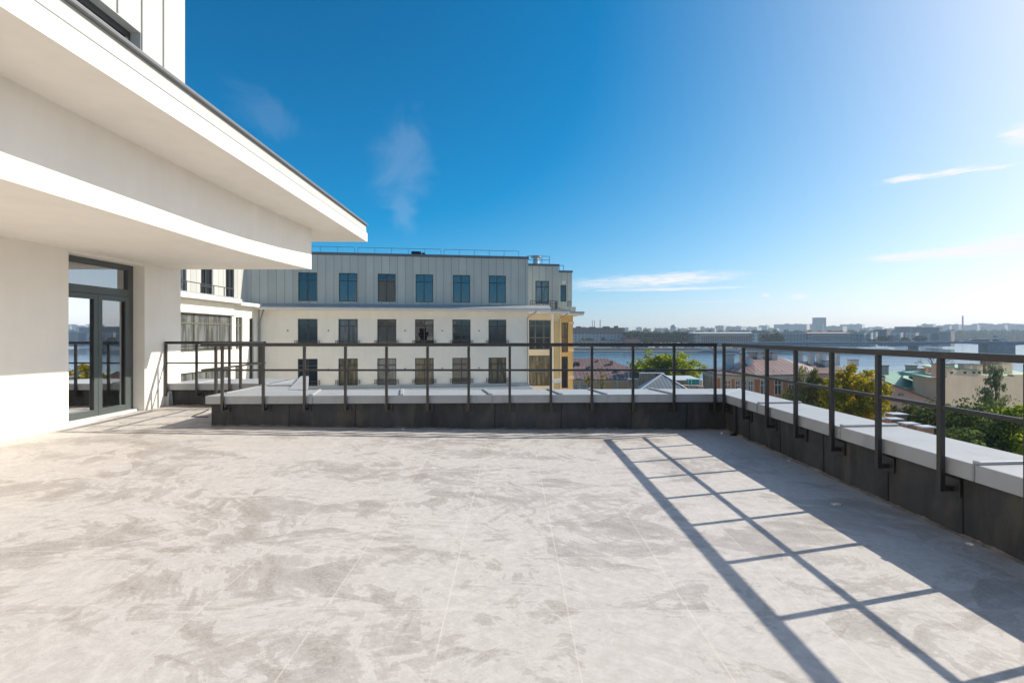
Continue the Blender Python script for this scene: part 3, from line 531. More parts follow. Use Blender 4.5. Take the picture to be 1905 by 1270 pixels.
# roof overhang: rendered lower fascia, set-back sheet-metal upper fascia, grey edge
ov = MB(); ov.box(-13, -3.0, -6, 10.47, CZ + 1.925, CZ + 2.105); ovo = ov.build('roof_overhang', M['render_white'], ph, off=PB)
f2 = MB(); f2.add([(-13, -6, CZ + 2.106), (-3.012, -6, CZ + 2.106), (-3.03, -6, CZ + 2.262), (-13, -6, CZ + 2.262), (-13, 10.458, CZ + 2.106), (-3.012, 10.458, CZ + 2.106), (-3.03, 10.45, CZ + 2.262), (-13, 10.45, CZ + 2.262)],
    [(0, 1, 2, 3), (4, 5, 6, 7), (1, 5, 6, 2), (4, 5, 1, 0), (3, 2, 6, 7)])
f2.build('fascia_flashing', M['zinc_flash'], ovo, off=PB)
ge = MB(); ge.box(-13, -2.985, -6, 10.49, CZ + 2.264, CZ + 2.272); ge.box(-3.03, -2.983, -6, 10.492, CZ + 2.273, CZ + 2.287)
ge.build('roof_edge', M['gutter'], ovo, off=PB)
gl = MB(); gl.box(-3.014, -2.9975, -6, 10.472, CZ + 2.095, CZ + 2.1045); gl.build('drip_line', M['gutter'], ovo, off=PB)
rf = MB(); rf.prism([(-13, -6), (-3.04, -6), (-3.04, 10.44), (-13, 10.44)], CZ + 2.275, [CZ + 2.42, CZ + 2.285, CZ + 2.285, CZ + 2.42]); rf.build('roof', M['coping'], ph, off=PB)
# attic storey in pale standing-seam cladding with a recessed window
XA = -5.1; fra = lambda u, w, z: (XA - w, u, z)
aw = MB(); holed(aw, fra, -6, 7.87, CZ + 2.25, CZ + 8, [(2.2, 6.93, CZ + 2.4, CZ + 4.14)], .19)
aw.quad((XA, 7.87, CZ + 2.25), (-13, 7.87, CZ + 2.25), (-13, 7.87, CZ + 8), (XA, 7.87, CZ + 8)); aw.quad((XA, -6, CZ + 8), (XA, 7.87, CZ + 8), (-13, 7.87, CZ + 8), (-13, -6, CZ + 8))
awo = aw.build('attic_wall', M['zinc_white'], ph, off=PB)
ss_ = MB()
for y in (7.38, 6.95, 6.52, 6.09, 5.66, 5.2, 4.75, 4.3, 3.8): ss_.bar((XA + .008, y, CZ + (4.16 if y < 6.94 else 2.3)), (XA + .008, y, CZ + 8), .022, .018, up=(0, 1, 0))
ss_.build('standing_seam', M['seam'], awo, off=PB)
frp = lambda u, w, z: (XA - w - PB[0], u - PB[1], z)
window(ph, frp, 2.2, 6.93, CZ + 2.4, CZ + 4.14, .19, (.33, .66), (.3,), M['win_frame'], M['pane_b'], .09)
# dim room behind the glazed door, with an unseen back opening added for light
rm = MB(); holed(rm, lambda u, w, z: (-11 - w, u, z), 5, 9.1, 0, 2.6, [(5.6, 8.4, .5, 2.4)], .3); rm.quad((-11, 5, 0), (-6.38, 5, 0), (-6.38, 5, 2.9), (-11, 5, 2.9)); rm.quad((-11, 9.1, 0), (-6.38, 9.1, 0), (-6.38, 9.1, 2.9), (-11, 9.1, 2.9)); rm.quad((-11, 5, 2.6), (-6.38, 5, 2.6), (-6.38, 9.1, 2.6), (-11, 9.1, 2.6))
rm.quad((-6.375, 8.45, 0), (-6.375, 9.1, 0), (-6.375, 9.1, 2.6), (-6.375, 8.45, 2.6)); rm.quad((-6.375, 5, 0), (-6.375, 7, 0), (-6.375, 7, 2.6), (-6.375, 5, 2.6))
rm.box(-9.6, -7.4, 8.98, 9.09, 0, 2.1)
rmo = rm.build('interior', M['room'], ph, off=PB); MB().quad((-11, 5, .11), (-6.43, 5, .11), (-6.43, 9.1, .11), (-11, 9.1, .11)).build('interior_floor', M['room_floor'], ph, off=PB)
# the door
ZT = CZ + 1.145; XF = -6.36
frd = lambda u, w, z: (XF - w - PB[0], u - PB[1], z)
dr = MB(); fbox(dr, frd, 7.0, 7.09, -.02, .06, .12, ZT); fbox(dr, frd, 8.34, 8.45, -.02, .06, .12, ZT); fbox(dr, frd, 7.09, 8.34, -.02, .06, ZT - .085, ZT); fbox(dr, frd, 7.09, 8.34, -.02, .06, CZ + .62, CZ + .74)
dr.add([], []); door = dr.build('door', M['door_frame'], ph, bevel=.004)
for k, (a, b) in enumerate([(7.095, 7.715), (7.72, 8.335)]):
    lf = MB(); t_ = .075; za, zb_ = .132, CZ + .615
    fbox(lf, frd, a, a + t_, -.035, .03, za, zb_); fbox(lf, frd, b - t_, b, -.035, .03, za, zb_); fbox(lf, frd, a + t_, b - t_, -.035, .03, za, za + .095); fbox(lf, frd, a + t_, b - t_, -.035, .03, zb_ - .075, zb_)
    lf.build('door_leaf', M['door_frame'], door, bevel=.004)
    gk = MB(); fbox(gk, frd, a + t_, a + t_ + .012, -.02, 0, za + .095, zb_ - .075); fbox(gk, frd, b - t_ - .012, b - t_, -.02, 0, za + .095, zb_ - .075); gk.pieces('gasket', M['gasket'], door)
    g = MB(); g.quad(frd(a + t_, .0, za + .09), frd(b - t_, .0, za + .09), frd(b - t_, .0, zb_ - .07), frd(a + t_, .0, zb_ - .07)); g.build('pane', M['glass'], door)
g = MB(); g.quad(frd(7.09, .02, CZ + .73), frd(8.34, .02, CZ + .73), frd(8.34, .02, ZT - .08), frd(7.09, .02, ZT - .08)); g.build('pane', M['glass'], door)
th = MB(); fbox(th, frd, 7.0, 8.45, -.10, .06, .088, .129); th.build('threshold', M['white_metal'], door)
MB().add([(-6.152, 9.06, .08), (-6.05, 9.02, .08), (-6.05, 8.98, .36), (-6.152, 9.0, .40), (-6.152, 8.93, .08), (-6.06, 8.9, .08), (-6.07, 8.93, .33), (-6.152, 8.94, .38)], [(0, 1, 2, 3), (4, 5, 6, 7), (1, 5, 6, 2), (3, 2, 6, 7), (0, 3, 7, 4)]).build('corner_flashing', M['coping'], ph, off=PB)
# unseen return of the penthouse behind the viewer, added for the window reflections
rw = MB(); frb = lambda u, w, z: (u, -6 - w, z)
rwh = [(-2.6, -1.2, .05, 2.5), (.2, 1.6, .05, 2.5), (2.2, 3.2, .9, 2.5)]
holed(rw, frb, -6.15, 3.5, -.25, CZ + 1.3, rwh, .2); rw.quad((3.5, -6, -.25), (3.5, -16, -.25), (3.5, -16, CZ + 1.3), (3.5, -6, CZ + 1.3)); rw.build('rear_wall', M['render_white'], ph, off=PB)
frq = lambda u, w, z: (u - PB[0], -6 - w - PB[1], z)
for h in rwh: window(ph, frq, *h, .15, (.5,), (.75,), M['door_frame'], M['pane_d'], .07)
MB().box(-6.1, 3.9, -16, -5.2, CZ + 1.95, CZ + 2.25).build('rear_overhang', M['render_white'], ph, off=PB); MB().box(-6.1, 3.45, -16, -6.01, CZ + 1.3, CZ + 1.945).build('rear_frieze', M['render_white'], ph, off=PB); MB().box(-6, 2.6, -16, -7.2, CZ + 2.255, CZ + 5.6).build('rear_attic', M['zinc_white'], ph, off=PB)
# the storeys below the terrace
lb = MB(); lb.box(-13, 3.50, -30, 7.80, -21, -.32); lb.box(-13, -4.2, 7.81, 9.86, -21, -.32); lb.build('lower_storeys', M['fac'], ph, off=PB)

# ================================================================== THE APARTMENT BUILDING ACROSS THE COURT
AY = math.atan(.1448); AO = (-19.74, 39.44, CZ)
ab = thing('apartment_building', 'cream apartment block with a grey zinc attic and rows of tall dark windows', 'building', AO, AY)
fr0 = lambda u, w, z: (u, w, z)
SX = [3.6, 6.69, 9.71, 12.71, 15.73, 18.72]; L = 21.32; ww = .75
h1 = [(x - .71, x + .71, 2.66, 4.93) for x in SX]; h2 = [(x - ww, x + ww, -.9, 1.26) for x in SX]; h3 = [(x - ww, x + ww, -4.05, -1.9) for x in SX]
h4 = [(x - ww, x + ww, -7.3, -5.15) for x in SX]
wb = MB(); holed(wb, fr0, 0, L, -22, 2.1, h2 + h3 + h4, .22); wb.quad((L, 0, -22), (L, 14, -22), (L, 14, 2.1), (L, 0, 2.1)); wb.box(-.5, L - .02, .6, 14, -22, 2.05)
wb.build('wall', M['fac'], ab)
za_ = MB(); holed(za_, fr0, -3, L, 2.40, 6.35, h1, .14); za_.quad((L, 0, 2.4), (L, 12, 2.4), (L, 12, 6.35), (L, 0, 6.35)); za_.box(-3, L - .02, .5, 12, 2.3, 6.3)
zo = za_.build('attic_cladding', M['zinc'], ab)
cp_ = MB(); cp_.box(-3, L + .06, -.07, 12.1, 6.353, 6.56); cp_.build('roof_capping', M['zinc_cap'], ab)
co = MB(); co.box(-.9, L + 1.75, -.80, -.002, 1.93, 2.12); coo = co.build('cornice', M['cornice'], ab)
cf = MB(); cf.add([(-.95, -.86, 2.124), (L + 1.8, -.86, 2.124), (L + 1.8, -.004, 2.42), (-.95, -.004, 2.42), (-.95, -.86, 2.16), (L + 1.8, -.86, 2.16), (L + 1.8, -.004, 2.46), (-.95, -.004, 2.46)], [(0, 1, 2, 3), (4, 5, 6, 7), (0, 1, 5, 4), (1, 2, 6, 5), (0, 3, 7, 4)]); cf.build('cornice_flashing', M['cornice_top'], coo)
MB().box(-.1, L + .12, -.14, -.002, -4.32, -4.06).build('string_course', M['cornice_top'], ab)
MB().box(-.1, L + .35, -.26, -.002, -5.0, -4.325).build('ledge', M['cornice'], ab)
pm1 = ['pane_d', 'pane_b', 'pane_d', 'pane_b', 'pane_b', 'pane_b']; pm2 = ['pane_d', 'pane_g', 'pane_d', 'pane_d', 'pane_d', 'pane_d']; pm3 = ['pane_d', 'pane_c', 'pane_g', 'pane_c', 'pane_d', 'pane_c']
for i, x in enumerate(SX):
    window(ab, fr0, *h1[i], .12, (.48,), (.73,), M['win_frame'], M[pm1[i]], .06)
    for hh, pm in ((h2, pm2), (h3, pm3)):
        h = hh[i]; window(ab, fr0, *h, .17, (.5,), (.74,), M['win_frame'], M[pm[i]], .07)
        b = MB(); z0 = h[2]
        for z in (z0 + .18, z0 + .30, z0 + .42): b.box(h[0] - .18, h[1] + .18, -.20, -.165, z - .02, z + .02)
        for u in (h[0] - .18, h[0] - .02, h[1] + .02, h[1] + .18): b.box(u - .018, u + .018, -.164, -.003, z0 + .14, z0 + .18); b.box(u - .018, u + .018, -.198, -.167, z0 + .06, z0 + .46)
        b.build('balconette', M['win_frame'], ab)
    window(ab, fr0, *h4[i], .17, (.5,), (.74,), M['win_frame'], M['pane_d'], .07)
    for z in (.33, -2.75):
        if i in (0, 1, 2, 3, 4): MB().tube([(x - (1.5 if i < 2 else -1.45), 0, z), (x - (1.5 if i < 2 else -1.45), -.05, z)], .06, 10).build('vent_cap', M['zinc_cap'], ab)
# roof railing in panels, unit on the roof
rr = MB(); u = .6
while u < L - 1.2:
    e = min(u + 6.6, L - .8)
    rr.box(u, e, -.0, .03, 6.99, 7.02)
    n = 5; [rr.box(u + (e - u) * k / n - .014, u + (e - u) * k / n + .014, .0, .03, 6.57, 6.99) for k in range(n + 1)]
    u = e + .25
rr.build('roof_railing', M['zinc_cap'], ab)
un = MB(); un.box(11.6, 12.4, 1.2, 1.9, 6.57, 7.0); un.box(12.45, 12.75, 1.2, 1.6, 6.57, 6.9); un.build('roof_unit', M['gasket'], ab, bevel=.03)
# second and third blocks, each stepping back
dx, dy = 21.26, 6.4
def B2(px, d=46): return PX(px, d)
def loc2(X, Y):   # world xy to the building's own axes
    c, s = math.cos(-AY), math.sin(-AY); x, y = X - AO[0], Y - AO[1]; return x * c - y * s, x * s + y * c
def step_block(d, xs0, xs1, zinc, winr, low_win, lowm, cor, ztop):
    a, y = loc2(PX(xs0, d), d); b, _ = loc2(PX(xs1, d), d); y -= 0
    fr = lambda u, w, z: (u, y + w, z)
    lx = lambda px: loc2(PX(px, d), d)[0]; lz = lambda py: (PY0 - py) * d / FPX
    wh = [(lx(q[0]), lx(q[1]), lz(q[3]), lz(q[2])) for q in winr]; lw = [(lx(q[0]), lx(q[1]), lz(q[3]), lz(q[2])) for q in low_win]
    zm = MB(); holed(zm, fr, a - 1, b, 2.42, ztop, wh, .14); zm.quad((b, y, 2.42), (b, y + 7, 2.42), (b, y + 7, ztop), (b, y, ztop)); zm.box(a - 1, b - .02, y + .4, y + 7, 2.3, ztop - .04); zm.build('attic_cladding', M['zinc'], ab)
    MB().box(a - 1, b + .06, y - .06, y + 7, ztop + .003, ztop + .2).build('roof_capping', M['zinc_cap'], ab)
    wm = MB(); holed(wm, fr, a - 1, b + .1, -22, 2.1, lw, .2); wm.quad((b + .1, y, -22), (b + .1, y + 8, -22), (b + .1, y + 8, 2.1), (b + .1, y, 2.1)); wm.box(a - 1, b + .06, y + .5, y + 8, -22, 2.05); wm.build('wall', M[lowm], ab)
    MB().box(a - 1, b + cor, y - .75, y + 6, 1.93, 2.13).build('cornice', M['cornice'], ab); MB().box(a - 1.02, b + cor + .06, y - .82, y + 6, 2.133, 2.3).build('cornice_flashing', M['cornice_top'], ab)
    return fr, wh, lw, a, b, y, lx, lz
fr2, wh2, lw2, a2, b2, y2, lx2, lz2 = step_block(46, 984, 1042, None, [(997, 1023, 522, 564)], [(984.5, 1027, 595, 650), (984.5, 1027, 661, 718)], 'fac_c', .85, 6.28)
window(ab, fr2, *wh2[0], .12, (.48,), (.73,), M['win_frame'], M['pane_g'], .06)
window(ab, fr2, *lw2[0], .16, (.3, .68), (.4, .8), M['win_frame_l'], M['pane_d'], .09); window(ab, fr2, *lw2[1], .16, (.3, .68), (.46, .78), M['win_frame_l'], M['pane_c'], .09)
MB().box(lx2(1027.5), lx2(1032), y2 - .06, y2 - .003, -22, 1.92).build('pilaster', M['fac'], ab); MB().box(lx2(1033), lx2(1042.5), y2 - .10, y2 - .003, -22, 1.2).build('pilaster', M['fac_y'], ab)
MB().box(lx2(1026), lx2(1045), y2 - .35, y2 - .104, lz2(712), lz2(705)).build('ledge', M['cornice'], ab)
rb = MB()
for z in (2.55, 2.8, 3.05): rb.box(lx2(985), lx2(1036), y2 - .7, y2 - .66, z - .02, z + .02)
for q in (985, 997, 1010, 1023, 1036): rb.box(lx2(q) - .02, lx2(q) + .02, y2 - .658, y2 - .62, 2.3, 3.07)
rb.build('balcony_railing', M['win_frame'], ab); MB().box(lx2(1032.5), lx2(1035), y2 - .6, y2 - .5, 2.32, 3.0).build('chimney_stub', M['rust'], ab)
fr3, wh3, lw3, a3, b3, y3, lx3, lz3 = step_block(50.6, 1043, 1065.5, None, [(1043.2, 1054.5, 530, 561)], [(1045.5, 1058, 600, 655), (1045.5, 1058, 663, 722)], 'fac_y', 1.0, 6.24)
window(ab, fr3, *wh3[0], .12, (), (), M['win_frame'], M['pane_d'], .06, 'door'); window(ab, fr3, *lw3[0], .16, (), (.5,), M['win_frame'], M['pane_c'], .07); window(ab, fr3, *lw3[1], .16, (), (.55,), M['win_frame'], M['pane_b'], .07)
MB().tube([(lx3(1049.5), y3, lz3(525)), (lx3(1049.5), y3 - .12, lz3(525))], .17, 14).build('wall_lamp', M['cornice'], ab)
lg = MB(); [lg.box(lx3(1058.6), lx3(1068), y3 - .28, y3 - .003, lz3(q) - .16, lz3(q) + .1) for q in (600, 651, 702)]; lg.build('quoin', M['fac_c'], ab)
r3 = MB(); r3.box(lx3(1055), lx3(1060.5), y3 - .5, y3 - .46, 3.3, 3.35); [r3.box(lx3(q) - .02, lx3(q) + .02, y3 - .5, y3 - .46, 2.3, 3.3) for q in (1055.3, 1057.5, 1060)]; r3.build('balcony_railing', M['win_frame'], ab)
MB().box(lx3(1042), lx3(1068), y3 - .9, y3 - .02, 2.31, 2.75).build('balcony_parapet', M['zinc'], ab)
rt = MB(); [rt.box(lx2(983.5), lx2(1027), y2 + .6, y2 + .63, z, z + .04) for z in (6.9, 7.25)]; [rt.box(lx2(q) - .02, lx2(q) + .02, y2 + .6, y2 + .63, 6.4, 7.25) for q in (984, 998, 1012, 1026.6)]
rt.box(lx3(1043), lx3(1053), y3 + .6, y3 + .63, 7.0, 7.05); [rt.box(lx3(q) - .02, lx3(q) + .02, y3 + .6, y3 + .63, 6.4, 7.02) for q in (1044, 1052)]; rt.build('roof_railing', M['zinc_cap'], ab)
vx = lx2(1004); vt = MB(); vt.tube([(vx, y2 + 1.5, 6.45), (vx, y2 + 1.5, 7.0), (vx, y2 + 1.5, 7.02), (vx, y2 + 1.5, 7.28)], [.31, .31, .26, .26], 18); vt.tube([(vx, y2 + 1.5, 7.26), (vx, y2 + 1.5, 7.40), (vx, y2 + 1.5, 7.46)], [.5, .52, .3], 18)
vt.build('roof_vent', M['galv'], ab)
dpp = MB(); dpp.tube([(L + .6, -.75, 1.95), (L - .02, -.06, 1.45), (L - .02, -.06, -22)], .055, 8); dpp.tube([(.55, -.72, 1.9), (.02, -.10, .9), (.02, -.10, -22)], .075, 8); dpp.tube([(b2 + .7, y2 - .6, 1.95), (b2 + .06, y2 - .08, 1.4), (b2 + .06, y2 - .08, -22)], .055, 8); dpp.build('downpipe', M['cornice_top'], ab, smooth=True)

# the sunlit wing of the same block, running towards the camera
WO = (-19.8, 30, CZ)
wg = thing('apartment_wing', 'sunlit white wing with a wide strip of windows joining the cream apartment block', 'building', WO)
frg = lambda u, w, z: (-w, u - WO[1], z)
hw = [(29.0, 35.7, -1.05, 1.34), (36.15, 37.1, -1.05, 1.28), (38.05, 38.7, -4.6, 1.24), (29.0, 35.4, -4.9, -2.32), (36.1, 37.1, -4.6, -2.2)]
m1 = MB(); holed(m1, frg, 22, 39.55, -22, 2.2, hw, .2); m1.box(-12, -.5, -8, 9.4, -22, 2.15); m1.build('wall', M['fac'], wg)
ha = [(29.6, 32.1, 2.5, 5.1), (33.6, 34.9, 2.5, 5.1), (36.5, 37.6, 2.7, 5.1)]
frh = lambda u, w, z: (-.9 - w, u - WO[1], z)
m2 = MB(); holed(m2, frh, 22, 39.4, 2.3, 6.5, ha, .15); m2.box(-12, -1.4, -8, 9.3, 2.3, 6.45); m2.build('attic_cladding', M['zinc_lit'], wg)
MB().box(-12, .55, -8, 6.0, 2.22, 2.50).build('cornice', M['cornice'], wg); MB().box(-12, .5, 6.01, 9.0, 2.10, 2.34).build('cornice', M['cornice'], wg)
MB().box(-12, .30, -8, 6.0, 2.503, 2.62).build('cornice_flashing', M['cornice_top'], wg)
MB().box(.002, .12, -8, 6.05, 1.36, 1.55).build('window_hood', M['cornice'], wg)
for h, cs, pm in ((hw[0], (.18, .40, .62, .82), 'pane_g'), (hw[1], (.5,), 'pane_g'), (hw[2], (), 'pane_d'), (hw[3], (.18, .40, .62, .82), 'pane_g'), (hw[4], (.5,), 'pane_g')): window(wg, frg, *h, .15, cs, (.74,) if h[2] > -2 or h[3] > 0 else (), M['win_frame_l'], M[pm], .08)
for h in ha: window(wg, frh, *h, .12, (.5,), (.3,), M['win_frame'], M['pane_d'], .07)
r4 = MB(); r4.box(.16, .20, -8, 5.6, 3.20, 3.25); [r4.box(.16, .20, q, q + .04, 2.62, 3.2) for q in (-1, .4, 1.8, 3.2, 4.4, 5.55)]; r4.build('balcony_railing', M['win_frame'], wg)
r5 = MB()
for z in (-.95, -.75, -.55): r5.box(.10, .14, -1, 5.8, z, z + .035)
r5.build('window_rail', M['win_frame'], wg)

# ================================================================== GROUND, RIVER, FAR BANK
ZG, ZW, ZF = CZ - 22, CZ - 24, CZ - 19.5
g = MB(); g.prism([(-400, -60), (420, -60), (420, 150), (300, 232), (-400, 232)], ZW - 1.5, ZG); struct(g.build('ground', M['ground']))
g = MB(); g.quad((-900, 100, ZW), (3300, 100, ZW), (3300, 4200, ZW), (-900, 4200, ZW)); g.quad((420.5, -60, ZW), (3300, -60, ZW), (3300, 99.9, ZW), (420.5, 99.9, ZW)); struct(g.build('river', M['water']))
g = MB(); g.prism([(-900, 706), (395, 706), (445, 780), (560, 1000), (900, 1500), (1700, 2050), (3300, 2300), (3300, 4200), (-900, 4200)], ZW - 1, ZF); struct(g.build('far_bank', M['ground']))
g = MB(); g.prism([(-900, 703.5), (396, 703.5), (396, 705.9), (-900, 705.9)], ZW - 1, ZF + .9); struct(g.build('embankment', M['quay']))
g = MB(); g.box(-900, 396, 690, 703.4, ZW - 1, ZW + 1.6); struct(g.build('quay', M['quaytop']))
g = MB(); g.quad((-900, 712, ZF + .02), (395, 712, ZF + .02), (440, 775, ZF + .02), (-900, 775, ZF + .02)); struct(g.build('lawn', M['grass']))
g = MB(); g.quad((-900, 728, ZF + .04), (400, 728, ZF + .04), (415, 752, ZF + .04), (-900, 752, ZF + .04)); struct(g.build('road', M['asphalt']))

# ================================================================== TREES
def leaves(n_clump, n_leaf, size, shape, clump_r, seed, droop=0, aspect=1.0):
    """leaf quads in clumps filling a crown; shape(rng) -> point of the crown"""
    rg = np.random.default_rng(seed); C = np.array([shape(rg) for _ in range(n_clump)])
    pts = np.repeat(C, n_leaf, 0); k = rg.normal(size=pts.shape); k /= np.linalg.norm(k, axis=1)[:, None]
    rr = clump_r * rg.uniform(.55, 1.35, n_clump).repeat(n_leaf) * rg.random(len(pts)) ** .45
    off = k * rr[:, None] * np.array([1, 1, .72]); pts = pts + off
    if droop: pts[:, 2] -= droop * rg.random(len(pts)) ** 1.5
    nr = k + rg.normal(size=pts.shape) * .55 + np.array([0, 0, .35]); nr /= np.linalg.norm(nr, axis=1)[:, None]
    t = np.cross(nr, rg.normal(size=pts.shape)); t /= np.linalg.norm(t, axis=1)[:, None]; b = np.cross(nr, t)
    s = (size * rg.uniform(.55, 1.3, len(pts)))[:, None] * .5
    if droop: t = np.tile(np.array([0, 0, 1.0]), (len(pts), 1)) + t * .35; b = np.cross(nr, t); b /= np.linalg.norm(b, axis=1)[:, None]
    V = np.stack([pts - t * s * aspect, pts + b * s * .7, pts + t * s * aspect, pts - b * s * .7], 1).reshape(-1, 3)
    return V, C
def leaf_mesh(name, V, m):
    n = len(V) // 4; me = bpy.data.meshes.new(name); me.vertices.add(len(V)); me.vertices.foreach_set('co', V.astype(np.float32).ravel())
    me.loops.add(len(V)); me.loops.foreach_set('vertex_index', np.arange(len(V), dtype=np.int32)); me.polygons.add(n)
    me.polygons.foreach_set('loop_start', np.arange(0, len(V), 4, dtype=np.int32)); me.update(calc_edges=True); me.validate(); me.materials.append(m); return me
def ellip(rx, ry, rz, zc, inner=.35, bumps=3):
    def f(rg):
        k = rg.normal(size=3); k /= np.linalg.norm(k); q = (inner + (1 - inner) * rg.random() ** .5)
        a = math.atan2(k[1], k[0]); q *= 1 + .16 * math.sin(bumps * a + 2 * k[2]) + .10 * math.sin(5 * a + 7 * k[2])
        return np.array([k[0] * rx, k[1] * ry, k[2] * rz]) * q + np.array([0, 0, zc])
    return f
def tree(name, label, loc, crown_shape, nclump, nleaf, size, clump_r, m, seed, trunk_h, trunk_r, limbs=8, droop=0, aspect=1., group=None, cat='tree'):
    t = thing(name, label, cat, loc, 0, group)
    V, C = leaves(nclump, nleaf, size, crown_shape, clump_r, seed, droop, aspect)
    o = bpy.data.objects.new('crown', leaf_mesh('crown', V, m)); col.objects.link(o); o.parent = t
    mb = MB(); rg = random.Random(seed); zc = C[:, 2].mean()
    mb.tube([(0, 0, -.3), (.05, 0, trunk_h * .5), (0, .08, trunk_h), (.1, 0, zc)], [trunk_r * 1.3, trunk_r, trunk_r * .8, trunk_r * .4], 8)
    for k in range(limbs):
        c = C[rg.randrange(len(C))]; s = Vector((0, .08, trunk_h * rg.uniform(.75, 1.1))); e = Vector(c); mid = s.lerp(e, .5) + Vector((0, 0, .3))
        mb.tube([s, mid, e], [trunk_r * .42, trunk_r * .28, trunk_r * .10], 6)
    mb.build('trunk', M['trunk'], t, smooth=True); return t
def at(px, d): return (PX(px, d), d, ZG)
H = 22   # eye height above the street
def zr(py, d): return (PY0 - py) * d / FPX + H      # height above the street
tree('lime_tree', 'broad bright green tree standing between the maroon roofs and the river', at(1240, 140), ellip(9.6, 6.5, 5.4, 11.4, .2, 4), 300, 62, .62, 1.5, M['leaf_lime'], 11, 7, .4)
d = 82; tree('willow_tree', 'grey-green willow with drooping strands beside the orange house', at(1505, d), ellip(3.3, 3, 4.6, 11.8, .3, 3), 110, 75, .34, .85, M['leaf_willow'], 12, 7, .26, 10, 1.5, 1.9)
tree('willow_tree', 'smaller drooping willow in front of the orange house wall', at(1478, 86), ellip(1.9, 2, 3.0, 9.8, .3, 3), 50, 60, .32, .7, M['leaf_olive'], 31, 6, .2, 6, 1.1, 1.9)
d = 72; tree('maple_tree', 'dense golden autumn maple turning yellow and orange', at(1588, d), ellip(4.6, 3.8, 4.6, 12.2, .25, 4), 230, 65, .46, 1.0, M['leaf_autumn'], 13, 7, .32)
d = 76; tree('maple_tree', 'lower olive and rust coloured tree between the willow and the golden maple', at(1545, d), ellip(2.5, 3, 3.6, 10.4, .4, 4), 80, 60, .4, .9, leaf_mat('rust_leaves', (.06, .06, .015), (.16, .13, .03), (.20, .08, .03), .5), 14, 6, .25)
d = 66
for k, (px, py, hw_, hh_, dd, mk, lb) in enumerate([(1728, 800, 3.2, 4.0, 60, 'leaf_olive', 'rounded olive-green tree at the left end of the dark green thicket'), (1775, 815, 3.4, 3.6, 56, 'leaf_dark', 'dark green tree in the thicket just left of the middle'),
        (1825, 820, 3.6, 3.9, 52, 'leaf_dark', 'dark green tree in the thicket below the cream fire wall'), (1875, 838, 3.2, 4.0, 48, 'leaf_dark', 'dark green tree in the thicket beside the tall railing post'), (1925, 850, 3.2, 4.2, 45, 'leaf_lime', 'brighter green tree at the right end of the thicket'),
        (1800, 862, 3.2, 3.0, 46, 'leaf_dark', 'low dark tree at the front of the thicket'), (1985, 850, 3.4, 4.4, 45, 'leaf_dark', 'dark tree at the outer end of the thicket')]):
    tree('garden_tree', lb, at(px, dd), ellip(hw_, hw_, hh_, zr(py, dd), .35, 3), 110, 62, .36, .95, M[mk], 40 + k, 6, .22)
d = 63; tree('birch_tree', 'slim upright grey-green tree rising in front of the cream fire wall', at(1853, d), (lambda rg: (lambda z: np.array([rg.normal() * (.35 + 1.0 * (1 - z) ** .7 * (.6 + .5 * math.sin(z * 17) ** 2)), rg.normal() * .9 * (1 - z) + .1, zr(790, d) + z * (zr(682, d) - zr(790, d))]))(rg.random() ** 1.15)), 70, 30, .26, .46, M['leaf_grey'], 15, 9, .16, 14, .5, 1.5)
for k, (px, dd, lb) in enumerate([(1122, 92, 'thin yellowing sapling in front of the peach wall, taller one'), (1096, 95, 'thin yellowing sapling close to the ochre block corner')]):
    tree('sapling', lb, at(px, dd), ellip(1.1, 1, 3.0 if k == 0 else 1.7, zr(705 if k == 0 else 708, dd), .2, 3), 26, 13, .28, .4, M['leaf_yel'], 60 + k, zr(712, dd), .09, 9)
# bare tree beyond the green roofs
bt = thing('bare_tree', 'leafless tree spreading fine twigs above the green roofs', 'tree', at(1733, 118)); mb = MB(); rg = random.Random(4)
def branch(p, dr_, ln, r, lv):
    q = p + dr_ * ln; mb.tube([p, p.lerp(q, .5) + Vector((rg.uniform(-.1, .1), 0, .05)) * ln * .5, q], [r, r * .8, r * .55], 5, False)
    if lv == 0: return
    for _ in range(3):
        nd = (dr_ + Vector((rg.uniform(-.85, .85), rg.uniform(-.6, .6), rg.uniform(-.15, .45)))).normalized(); branch(q, nd, ln * rg.uniform(.58, .8), r * .55, lv - 1)
branch(Vector((0, 0, -.3)), Vector((0, 0, 1)), zr(693, 118), .22, 0)
for _ in range(5): branch(Vector((0, 0, zr(693, 118))), Vector((rg.uniform(-1, 1), rg.uniform(-.5, .5), .55)).normalized(), 1.9, .12, 3)
mb.build('trunk', M['trunk'], bt)

# ================================================================== NEAR HOUSES
def chimney(t, x0, x1, y0, y1, z0, z1, m='chim', cap='capm'):
    c = MB().box(x0, x1, y0, y1, z0, z1).build('chimney', M[m], t)
    MB().box(x0 - .12, x1 + .12, y0 - .12, y1 + .12, z1 + .002, z1 + .16).build('chimney_cap', M[cap], c); return c
def hip_roof(mb, mb2, x0, x1, y0, y1, ze, zr_, hl, hr, ov=.45):
    x0 -= ov; x1 += ov; y0 -= ov; y1 += ov; ym = (y0 + y1) / 2; a = (x0 + hl, ym, zr_); b = (x1 - hr, ym, zr_)
    mb.quad((x0, y0, ze), (x1, y0, ze), b, a); mb.quad((x1, y1, ze), (x0, y1, ze), a, b)
    mb2.add([(x0, y0, ze), a, (x0, y1, ze)], [(0, 1, 2)]); mb2.add([(x1, y0, ze), (x1, y1, ze), b], [(0, 1, 2)])
    mb.box(x0, x1, y0, y1, ze - .22, ze - .003)
